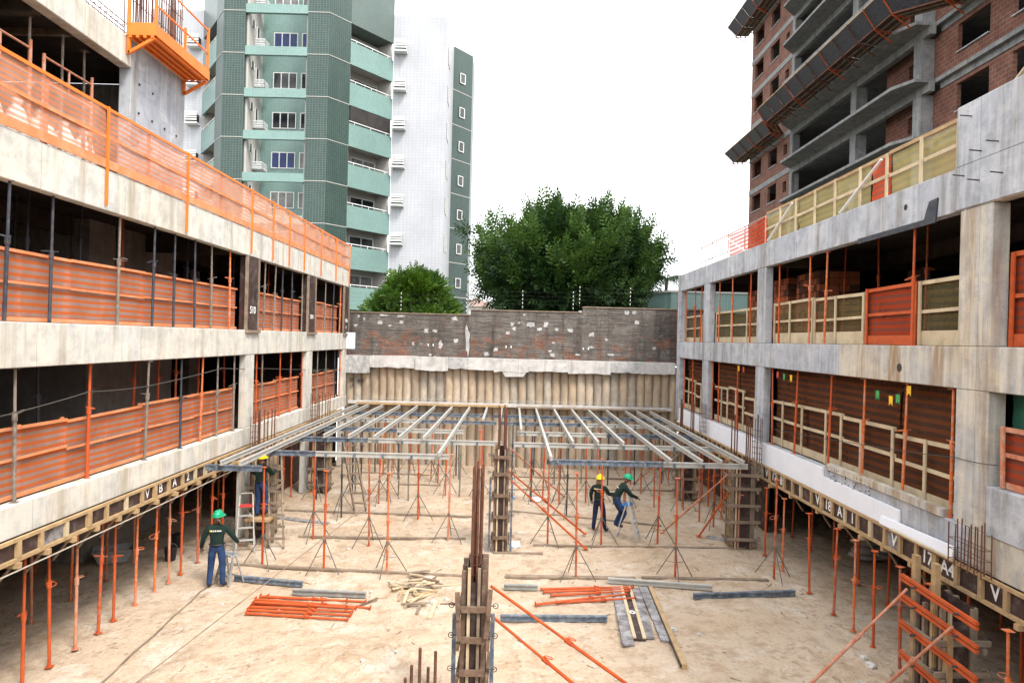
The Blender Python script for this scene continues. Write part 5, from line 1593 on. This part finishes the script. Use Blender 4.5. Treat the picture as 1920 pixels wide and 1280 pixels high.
for z in (.65, 1.2):
    obj('guard_bar', MB().bar((xb - .03, ya + .05, zf + z), (xb - .03, yb - .05, zf + z), .03), BRIGHT, t)
t = root('wall_rebar', (-8.4, 15.6, 12.2), 'dense row of rusty vertical bars above the top left concrete wall', 'rebar')
for i in range(22):
    y = 14.55 + i * .104
    for x in (-8.46, -8.33):
        obj('bar', MB().tube((x, y, 12.2), (x + R.uniform(-.03, .03), y + R.uniform(-.03, .03), 14.4 + R.uniform(-.3, .3)), .012, n=5), REBAR, t)
for z in (12.5, 13.1, 13.7):
    obj('tie', MB().tube((-8.32, 14.5, z), (-8.32, 16.8, z), .008, n=4), REBAR, t)
t = root('beam_rebar', (-8.4, 12, 12.2), 'horizontal rebar cage lying on the top left beam', 'rebar')
for dx, dz in ((0, .25), (0, .05), (-.15, .25)):
    obj('bar', MB().tube((-8.3 + dx, 6, 12.22 + dz), (-8.3 + dx, 14.5, 12.22 + dz), .012, n=5), REBAR, t)
for i in range(40):
    y = 7 + i * .19
    obj('stirrup', MB().path([(-8.3, y, 12.22), (-8.3, y, 12.48), (-8.46, y, 12.48), (-8.46, y, 12.22)], .006, 4), REBAR, t)
# ================================================================== green tiled apartment tower
AT = root('apartment_tower', (-16.8, 55, 5), 'tall apartment tower in green and white tiles behind the left building', 'building')
H0, FH = 25.3, 2.9                       # a floor joint, floor height
KF = range(-7, 2)                        # storeys counted from that joint
AX = -16.85
def mir(x): return 2 * AX - x
# core columns with front faces and the angled faces behind them
for s in (1, -1):
    def X(x): return x if s > 0 else mir(x)
    d = Vector((.6 * s, .8, 0))
    n_in = Vector((-.8 * s, .6, 0))
    c0 = Vector((X(-13.2), 47.0, 0))
    def P(tt, dep=0.0, z=0.0):
        q = c0 + d * tt + n_in * dep
        return Vector((q.x, q.y, z))
    # front dark column: quadrilateral in plan
    pl = [Vector((X(-14.7), 47.0, 5)), Vector((X(-13.2), 47.0, 5)), P(1.87, 0, 5), P(1.87, 1.6, 5), Vector((X(-14.7), 49.6, 5))]
    if s < 0: pl = pl[::-1]
    obj('corner_column', MB().prism(pl, (0, 0, 33.5 - 5)), T_DARK, AT)
    for k in KF:                         # pale joints at each floor
        z = H0 + FH * k
        q0, q1 = Vector((X(-14.7), 46.985, z)), Vector((X(-13.2), 46.985, z))
        obj('joint_strip', MB().bar(q0, q1, .03, .04), PLAIN_W, AT)
        obj('joint_strip', MB().bar(P(0, -.012, z), P(1.87, -.012, z), .03, .04), PLAIN_W, AT)
    # upper band above the balconies
    pl = [P(1.873, 0, 28.2), P(5.95, 0, 28.2), P(5.95, 3, 28.2), P(1.873, 3, 28.2)]
    obj('upper_band', MB().prism(pl if s > 0 else pl[::-1], (0, 0, 33.5 - 28.2)), T_PALE, AT)
    # body behind the balconies
    pl = [P(1.873, 1.5, 5), P(5.95, 1.5, 5), P(5.95, 6, 5), P(1.873, 6, 5)]
    obj('recess_wall', MB().prism(pl if s > 0 else pl[::-1], (0, 0, 28.15 - 5)), PLAIN_W, AT)
    for k in range(-7, 1):
        z = H0 + FH * k
        b = root('balcony', P(3.9, 0, z), '', None)

        b.parent = AT
        b.location = P(3.9, 0, z) - worldloc(AT)
        def bp(pts, h, mat, nm):
            obj(nm, MB().prism(pts if s > 0 else pts[::-1], (0, 0, h)), mat, b)
        bp([P(1.876, 0, z), P(5.94, 0, z), P(5.94, .15, z), P(1.876, .15, z)], 1.62, T_TEAL, 'parapet')
        bp([P(1.876, .153, z + .25), P(5.94, .153, z + .25), P(5.94, 1.497, z + .25), P(1.876, 1.497, z + .25)], .2, PLAIN_W, 'slab')
        bp([P(1.876, .153, z), P(2.0, .153, z), P(2.0, 1.497, z), P(1.876, 1.497, z)], 2.9, PLAIN_W, 'side_wall')
        bp([P(5.80, .153, z), P(5.94, .153, z), P(5.94, 1.497, z), P(5.80, 1.497, z)], 2.9, PLAIN_W, 'side_wall')
        if k == -2 and s > 0:
            bp([P(2.0, .03, z + 1.68), P(5.8, .03, z + 1.68), P(5.8, .08, z + 1.68), P(2.0, .08, z + 1.68)], 1.2, BLACKG, 'screen')
        g0, g1 = P(3.3, 1.47, z + .5), P(5.6, 1.47, z + .5)
        w = obj('sliding_door', MB().prism([P(3.3, 1.44, z + .46), P(5.6, 1.44, z + .46), P(5.6, 1.49, z + .46), P(3.3, 1.49, z + .46)][::s], (0, 0, 2.15)), R.choice([GLASS, GLASS, CURT_W, CURT_B]), b)
        for tt in (3.3, 4.45, 5.6):
            obj('door_frame', MB().bar(P(tt, 1.42, z + .46), P(tt, 1.42, z + 2.6), .06), WHITE, b)
        obj('door_frame', MB().bar(P(3.3, 1.42, z + 2.6), P(5.6, 1.42, z + 2.6), .06), WHITE, b)
        obj('hand_rail', MB().bar(P(1.9, .04, z + 1.78), P(5.9, .04, z + 1.78), .05, .05), WHITE, b)
        for tt in (2.4, 3.9, 5.4):
            obj('rail_post', MB().bar(P(tt, .04, z + 1.6), P(tt, .04, z + 1.76), .04), WHITE, b)
    # white wing
    xa, xb = sorted((X(-9.63), X(-5.6)))
    obj('white_wing', MB().box(xa, xb, 51.8, 60, 5, 30.4), T_WHITE, AT)
    for k in range(-7, 2):
        z = 27.9 + FH * (k - 0) - 0.0
        if z > 30: continue
        a = root('air_conditioner_cage', (0, 0, 0), '', None)

        a.parent = AT
        cx = X(-9.05)
        a.location = Vector((cx, 51.8, z)) - worldloc(AT)
        obj('tray', MB().box(cx - .48, cx + .48, 51.15, 51.795, z - .46, z - .34), WHITE, a)
        for j in range(4):
            zz = z - .22 + .18 * j
            obj('slat', MB().box(cx - .48, cx + .48, 51.15, 51.19, zz, zz + .11), WHITE, a)
            obj('slat', MB().box(cx + .44 * s - .02, cx + .44 * s + .02, 51.195, 51.79, zz, zz + .11), WHITE, a)
        obj('unit', MB().box(cx - .38, cx + .38, 51.3, 51.79, z - .33, z + .30), SHADE, a)
    # side windows of the wing
    for k in range(-7, 1):
        z = 28.0 + FH * k
        w = obj('side_window', MB().box(*sorted((X(-5.6) + s * .0, X(-5.6) + s * .03)), 53.0, 54.3, z - .75, z + .55), GLASS, AT)
        for y in (53.0, 53.65, 54.3):
            obj('frame', MB().box(*sorted((X(-5.6) + s * .031, X(-5.6) + s * .06)), y - .03, y + .03, z - .78, z + .58), WHITE, w)
    # far dark wing
    e0 = Vector((X(-5.6), 57.3, 5))
    e1 = e0 + d * 2.45
    pl = [e0 + Vector((.004 * s, 0, 0)), e1, e1 + n_in * 5, e0 + n_in * 5 + Vector((.004 * s, 0, 0))]
    pl = [Vector((e0.x + .004 * s, 57.3, 5)), e1, Vector((e1.x, 62, 5)), Vector((e0.x + .004 * s, 62, 5))]
    obj('dark_wing', MB().prism(pl if s > 0 else pl[::-1], (0, 0, 25.5)), T_DARK, AT)
    for k in range(-7, 1):
        z = 28.1 + FH * k
        q0, q1 = e0 + d * .85 - n_in * .03, e0 + d * 1.45 - n_in * .03
        w = obj('small_window', MB().prism([Vector((q0.x, q0.y, z - .4)), Vector((q1.x, q1.y, z - .4)), Vector((q1.x, q1.y, z + .4)), Vector((q0.x, q0.y, z + .4))], n_in * -.02), GLASS, AT)
        for a_, b_ in (((q0.x, q0.y, z - .4), (q1.x, q1.y, z - .4)), ((q0.x, q0.y, z + .4), (q1.x, q1.y, z + .4)), ((q0.x, q0.y, z - .4), (q0.x, q0.y, z + .4)), ((q1.x, q1.y, z - .4), (q1.x, q1.y, z + .4))):
            obj('frame', MB().bar(Vector(a_) - n_in * .03, Vector(b_) - n_in * .03, .06), WHITE, w)
        obj('joint_strip', MB().bar(Vector((e0.x, e0.y, z - 1.2)) - n_in * .012, Vector((e1.x, e1.y, z - 1.2)) - n_in * .012, .02, .05), PLAIN_W, AT)
# recessed middle bay
obj('middle_wall', MB().box(-18.99, -14.71, 49.9, 56, 5, 33.0), T_TEAL, AT)
obj('recess_side', MB().box(-18.998, -18.85, 47.3, 49.895, 5, 33.0), PLAIN_W, AT)
obj('recess_side', MB().box(-14.85, -14.702, 47.3, 49.895, 5, 33.0), PLAIN_W, AT)
for k in range(-7, 3):
    z = 25.2 + FH * k
    obj('spandrel_band', MB().box(-18.997, -14.703, 47.02, 47.27, z, z + .6), T_TEAL, AT)
    zc = 25.8 + 1.6 + FH * k
    for x0, x1, nn in ((-18.0, -16.3, 3), (-15.95, -14.95, 2)):
        w = obj('window', MB().box(x0, x1, 49.86, 49.897, zc - .6, zc + .55), R.choice([GLASS, GLASS, GLASS, CURT_W, CURT_B]), AT)
        for j in range(nn + 1):
            x = x0 + (x1 - x0) * j / nn
            obj('frame', MB().box(x - .035, x + .035, 49.82, 49.857, zc - .62, zc + .57), WHITE, w)
        for z_ in (zc - .62, zc + .52):
            obj('frame', MB().box(x0, x1, 49.825, 49.856, z_, z_ + .06), WHITE, w)
    for y, zz, hh in ((48.0, zc + .35, .55), (48.9, zc - .05, 1.0)):
        w = obj('side_window', MB().box(-18.845, -18.82, y - .25, y + .25, zz - hh / 2, zz + hh / 2), GLASS, AT)
        obj('frame', MB().bar((-18.81, y - .25, zz - hh / 2), (-18.81, y - .25, zz + hh / 2), .05).bar((-18.81, y + .25, zz - hh / 2), (-18.81, y + .25, zz + hh / 2), .05), WHITE, w)
    a = obj('air_conditioner_tray', MB().box(-18.84, -18.1, 48.3, 49.3, zc - 1.05, zc - .98), WHITE, AT)
    for j in range(3):
        obj('slat', MB().box(-18.16, -18.12, 48.3, 49.3, zc - .95 + .16 * j, zc - .85 + .16 * j), WHITE, a)
        obj('slat', MB().box(-18.84, -18.165, 48.3, 48.34, zc - .95 + .16 * j, zc - .85 + .16 * j), WHITE, a)
obj('roof_block', MB().box(-19, -14.7, 50, 58, 33.003, 36), T_DARK, AT)

# ================================================================== unfinished brick tower on the right
BT = root('brick_tower', (25, 42, 5), 'unfinished red brick and grey concrete tower behind the right building', 'building')
FL = [5.3 + 2.8 * k for k in range(0, 12)]
def wall_with_holes(name, X0, th, ya, yb, za, zb, holes, mat, parent):
    """holes: (y0, y1, z0, z1) sorted by y; wall on the plane x = X0"""
    m = MB()
    y = ya
    for h0, h1, z0, z1 in sorted(holes):
        if h0 > y: m.box(X0, X0 + th, y, h0, za, zb)
        if z0 > za: m.box(X0, X0 + th, h0, h1, za, z0)
        if zb > z1: m.box(X0, X0 + th, h0, h1, z1, zb)
        y = h1
    if yb > y: m.box(X0, X0 + th, y, yb, za, zb)
    return obj(name, m, mat, parent)
for k, z in enumerate(FL):
    zt = z + 2.8
    # far brick wing with two windows and a slit per floor
    holes = [(50.95, 51.6, z + 1.1, z + 1.9), (52.9, 54.7, z + .85, z + 2.2), (56.3, 58.3, z + .85, z + 2.2)]
    wall_with_holes('brick_wall', 20.04, .2, 50.3, 59.0, z + .003, zt - .403, holes, BRICK_T, BT)
    obj('floor_band', MB().box(20.0, 20.3, 50.3, 59.0, zt - .4, zt), CONC_D, BT)
    for h in holes[1:]:
        obj('window_sill', MB().box(19.97, 20.1, h[0], h[1], h[2] - .05, h[2] - .003), CONC_R, BT)
    # slab and balcony edge of the middle
    obj('floor_slab', MB().box(20.31, 30, 26, 59, zt - .2, zt - .003), CONC_D, BT)
    pl = [(20.0, 50.25), (18.8, 49.0), (18.8, 34.6), (19.3, 33.4), (20.3, 33.4), (20.3, 50.25)]
    obj('balcony_slab', MB().prism([(a, b, zt - .18) for a, b in pl][::-1], (0, 0, .16)), CONC_D, BT)
    obj('edge_beam', MB().box(20.0, 20.29, 33.4, 50.29, zt - .6, zt - .183), CONC_D, BT)
    for ya, yb, w in ((49.8, 50.29, .5), (40.5, 41.2, .62), (34.0, 34.7, .85)):
        obj('column', MB().box(19.98, 20.0 + w, ya, yb, z, zt - .605), CONC_D, BT)
    # recessed brick with a small window between the second and third column
    wall_with_holes('brick_wall', 20.9, .2, 34.705, 38.9, z, zt - .205, [(36.1, 36.7, z + 1.0, z + 1.9)], BRICK_T, BT)
    # brick beyond the third column with large openings
    holes = [(30.0, 32.2, z + .8, z + 2.1), (26.4, 28.6, z + .8, z + 2.1)]
    wall_with_holes('brick_wall', 20.6, .2, 26, 33.995, z, zt - .505, holes, BRICK_T, BT)
    obj('floor_band', MB().box(20.55, 20.82, 26, 33.39, zt - .5, zt - .004), CONC_D, BT)
    for h in holes:
        obj('window_sill', MB().box(20.5, 20.62, h[0], h[1], h[2] - .05, h[2] - .003), CONC_R, BT)
    obj('inner_wall', MB().box(24.5, 24.7, 26, 59, z, zt - .21), SHADE, BT)
obj('end_wall', MB().box(20.3, 24.4, 58.8, 59.0, 5, 38.9), BRICK_T, BT)
# safety trays
def tray(z, label):
    t = root('safety_tray', (18.5, 45, z), label, 'platform', 'safety trays on the brick tower')
    path = [(20.0, 60.6), (20.0, 60.2), (20.0, 51.6), (18.8, 49.6), (18.8, 33.0), (20.4, 31.5), (20.4, 26.0)]
    outer = [(18.2, 60.6), (18.2, 60.2), (18.2, 51.0), (17.0, 48.8), (17.0, 32.4), (18.6, 30.9), (18.6, 26.0)]
    for (a, b), (c, d) in list(zip(zip(path, path[1:]), zip(outer, outer[1:])))[1:]:
        L = (Vector(b) - Vector(a)).length
        n = max(1, round(L / 1.7))
        for i in range(n):
            k0, k1 = i / n + .004, (i + 1) / n - .004
            i0, i1 = Vector(a).lerp(Vector(b), k0), Vector(a).lerp(Vector(b), k1)
            o0, o1 = Vector(c).lerp(Vector(d), k0), Vector(c).lerp(Vector(d), k1)
            m0, m1 = i0.lerp(o0, .6), i1.lerp(o1, .6)
            obj('deck_board', MB().prism([(i0.x, i0.y, z), (i1.x, i1.y, z), (m1.x, m1.y, z), (m0.x, m0.y, z)], (0, 0, .03)), PLY, t)
            obj('outer_panel', MB().prism([(m0.x, m0.y, z + .01), (m1.x, m1.y, z + .01), (o1.x, o1.y, z + .75), (o0.x, o0.y, z + .75)], (.02, 0, .03)), DARKST, t)
            obj('edge_board', MB().bar((o0.x, o0.y, z + .78), (o1.x, o1.y, z + .78), .04, .06), WOOD, t)
            for kk in (.15, .38, .6):
                obj('stringer', MB().bar((i0.lerp(o0, kk).x, i0.lerp(o0, kk).y, z - .05), (i1.lerp(o1, kk).x, i1.lerp(o1, kk).y, z - .05), .07, .08), WOODG if kk < .5 else REBAR, t)
            obj('bracket', MB().bar((i0.x, i0.y, z - .12), (m0.x, m0.y, z - .10), .05, .05).bar((m0.x, m0.y, z - .10), (o0.x - .02, o0.y, z + .72), .04, .04).bar((i0.x, i0.y, z - .55), (m0.x, m0.y, z - .12), .05, .05), REBAR if i % 3 else ORANGE, t)
tray(22.1, 'slanted safety tray of dark panels on orange brackets across the brick tower')
tray(33.2, 'second safety tray high on the brick tower at the top of the picture')

# ================================================================== trees
def spray_tree(name, label, base, trunk_h, blobs, nspray, leaf_l, leaf_w, mat, seed, nleaf=9, upright=.5, limbs=14, young=None):
    rr = random.Random(seed)
    t = root(name, base, label, 'tree')
    base = Vector(base)
    m = MB()
    m.tube(base - Vector((0, 0, .3)), base + Vector((.1, 0, trunk_h)), .30, .2, 9)
    cen = Vector((0, 0, 0))
    for c, r in blobs: cen += Vector(c)
    cen /= len(blobs)
    top = base + Vector((.1, 0, trunk_h))
    for c, r in rr.sample(blobs, min(limbs, len(blobs))):
        c = Vector(c)
        mid = top.lerp(c, .5) + Vector((rr.uniform(-.3, .3), rr.uniform(-.3, .3), -.3))
        m.tube(top, mid, .13, .08, 6).tube(mid, c, .08, .03, 5)
    obj('trunk', m, BARK, t)
    def leaves(blobs, nspray, upright):
      vs, fs = [], []
      for c, r in blobs:
        c = Vector(c)
        for i in range(int(nspray * (r ** 1.6))):
            d = Vector((rr.gauss(0, 1), rr.gauss(0, 1), rr.gauss(0, .8)))
            if d.length < 1e-3: continue
            d.normalize()
            p = c + d * r * (rr.random() ** .45) * Vector((1, 1, .8)).length / 1.62
            ax = (d * (1 - upright) + (p - cen).normalized() * .35 + Vector((0, 0, upright)) + Vector((rr.uniform(-.4, .4), rr.uniform(-.4, .4), rr.uniform(-.35, .2)))).normalized()
            sd = ax.cross(Vector((rr.uniform(-1, 1), rr.uniform(-1, 1), rr.uniform(-1, 1)))).normalized()
            nm = ax.cross(sd)
            L = leaf_l * rr.uniform(.7, 1.3)
            for j in range(nleaf):
                k = (j + .5) / nleaf
                sgn = 1 if j % 2 else -1
                o = p + ax * (k * L * 1.6)
                ld = (sd * sgn * (1 - .35 * k) + ax * (.35 + .8 * k) + nm * rr.uniform(-.25, .25) - Vector((0, 0, .15))).normalized()
                w = ld.cross(nm + sd * rr.uniform(-.4, .4)).normalized() * leaf_w * rr.uniform(.7, 1.2)
                tip = o + ld * L * (.75 - .3 * k)
                q = len(vs)
                md = o.lerp(tip, .5)
                vs += [tuple(o), tuple(md + w), tuple(tip), tuple(md - w)]
                fs.append((q, q + 1, q + 2, q + 3))
      mm = MB()
      mm.v, mm.f, mm.mi = vs, fs, [0] * len(fs)
      return mm
    obj('crown', leaves(blobs, nspray, upright), mat, t)
    if young:
        obj('young_shoots', leaves(young[0], nspray * .55, .75), young[1], t)
    return t
rr = random.Random(3)
bl = []
prof = [3.4, 5.0, 5.7, 6.0, 6.0, 5.7, 4.9, 3.3]          # half-width of the big crown from its foot to its top
for i in range(150):
    a = rr.uniform(0, 6.283)
    zz = rr.random()
    f = zz * 7
    j = min(6, int(f))
    w = prof[j] + (prof[j + 1] - prof[j]) * (f - j)
    rad = rr.uniform(.4, 1) ** .5 * w - 1.5
    bl.append(((3.2 + rad * math.cos(a), 42 + rad * math.sin(a) * .85, 7.7 + zz * 4.95 + rr.uniform(-.3, .3)), rr.uniform(.8, 1.35)))
bl += [((-2.7, 41, 12.3), .4), ((8.5, 41, 11.0), .5), ((-1.6, 40.5, 8.6), .7)]
shoots = []
for i in range(110):                     # plumes of young growth standing out of the crown, each a short chain of tufts
    a = rr.uniform(0, 6.283)
    zz = rr.uniform(.1, 1)
    f = zz * 7
    j = min(6, int(f))
    w = prof[j] + (prof[j + 1] - prof[j]) * (f - j) - 1.15
    c = Vector((3.2 + w * math.cos(a), 42 + w * math.sin(a) * .85, 7.9 + zz * 4.9))
    o = (c - Vector((3.45, 42, 9.0))).normalized() * .35 + Vector((0, 0, .38))
    for q in range(3):
        shoots.append((tuple(c + o * q * .95), .42 - .09 * q))
spray_tree('feathery_tree', 'large dark green tree with feathery foliage behind the boundary wall', (3.45, 42, 5), 3.0, bl, 95, .50, .055, LEAF_A, 5, 9, .42, 20, (shoots, LEAF_S))
bl = []
for i in range(62):
    a = rr.uniform(0, 6.283)
    zz = rr.random()
    w = 2.1 * math.sqrt(max(.05, 1 - (zz * 1.05 - .30) ** 2 / .55)) if zz < .98 else .6
    rad = math.sqrt(rr.uniform(.3, 1)) * w
    bl.append(((-5.35 + rad * math.cos(a), 36.2 + rad * math.sin(a) * .8, 6.5 + zz * 2.6), rr.uniform(.4, .68)))
spray_tree('round_tree', 'small bright green round tree behind the wall, left of the big tree', (-5.35, 36.2, 5), 1.6, bl, 260, .20, .05, LEAF_B, 8, 7, .25, 12)
# palm at the right, low green building, far house, mast
def palm(x, y, zt, label):
    t = root('palm_tree', (x, y, 5), label, 'tree')
    obj('trunk', MB().tube((x, y, 5), (x + .3, y, zt), .18, .12, 8), BARK, t)
    for i in range(16):
        a = i * 6.283 / 16 + R.uniform(-.15, .15)
        m = MB()
        el = R.uniform(-.1, .9)
        pts = []
        for j in range(9):
            k = j / 8
            pts.append(Vector((x + .3 + math.cos(a) * 2.4 * k + .6 * k, y + math.sin(a) * 2.4 * k, zt + math.sin(el) * 2.2 * k - 1.9 * k * k)))
        for j in range(8):
            m.tube(pts[j], pts[j + 1], .02, n=4)
            dd = (pts[j + 1] - pts[j]).normalized()
            sd = dd.cross(Vector((0, 0, 1))).normalized()
            for s in (-1, 1):
                for h in range(3):
                    o = pts[j].lerp(pts[j + 1], h / 3)
                    tip = o + sd * s * .5 + dd * .35 - Vector((0, 0, .3))
                    m.add([o, o + dd * .05, tip], [(0, 1, 2)])
        obj('frond', m, LEAF_A, t)
pb = PY(1243, 523, 52)
palm(pb.x, 52, pb.z, 'windblown palm top showing above the low teal building at the right')
t = root('teal_building', (12, 45, 5), 'low building with a teal tiled fascia behind the wall at the right', 'building')
pa = PY(1192, 560, 45)
obj('wall', MB().box(pa.x + 1.0, 16, 45.6, 52, 5, 8.4), SHADE, t)
obj('fascia', MB().prism([(pa.x, 47.5, 8.15), (10.3, 45.0, 8.15), (16, 45.0, 8.15), (16, 52, 8.15), (pa.x, 52, 8.15)], (0, 0, 1.25)), T_TEAL, t)
obj('roof_slab', MB().prism([(pa.x - .1, 47.4, 9.403), (10.25, 44.9, 9.403), (16, 44.9, 9.403), (16, 52, 9.403), (pa.x - .1, 52, 9.403)], (0, 0, .12)), PLAIN_W, t)
for x in (9.9, 11.2):
    w = obj('window', MB().box(x, x + .8, 45.57, 45.597, 6.6, 7.7), GLASS, t)
    obj('frame', MB().bar((x, 45.55, 6.6), (x, 45.55, 7.7), .06).bar((x + .8, 45.55, 6.6), (x + .8, 45.55, 7.7), .06), WHITE, w)
t = root('far_house', (-6, 110, 5), 'far cream house with a pinkish roof between the tower and the big tree', 'house')
q = PY(893, 575, 110)
obj('wall', MB().box(q.x - 3.4, q.x + 3.2, 110, 118, 5, 11.2), PLAIN_W, t)
obj('roof', MB().prism([(q.x - 3.7, 109.6, 11.203), (q.x + 3.5, 109.6, 11.203), (q.x, 109.6, 12.6)], (0, 9, 0)), PINK, t)
for dx in (-1.6, .8):
    obj('window', MB().box(q.x + dx, q.x + dx + .9, 109.95, 109.997, 8.5, 9.8), GLASS, t)
t = root('lattice_mast', (14, 60, 5), 'thin lattice radio mast above the right building corner', 'mast')
pm_ = PY(1266, 500, 60)
for dx, dy in ((-.15, 0), (.15, 0), (0, .25)):
    obj('leg', MB().tube((pm_.x + dx, 60 + dy, 5), (pm_.x + dx, 60 + dy, 14.0), .02, n=5), GALV, t)
m = MB()
for i in range(22):
    z = 5.2 + i * .4
    m.tube((pm_.x - .15, 60, z), (pm_.x + .15, 60, z + .2), .01, n=4).tube((pm_.x + .15, 60, z + .2), (pm_.x, 60.25, z + .4), .01, n=4)
obj('lacing', m, GALV, t)
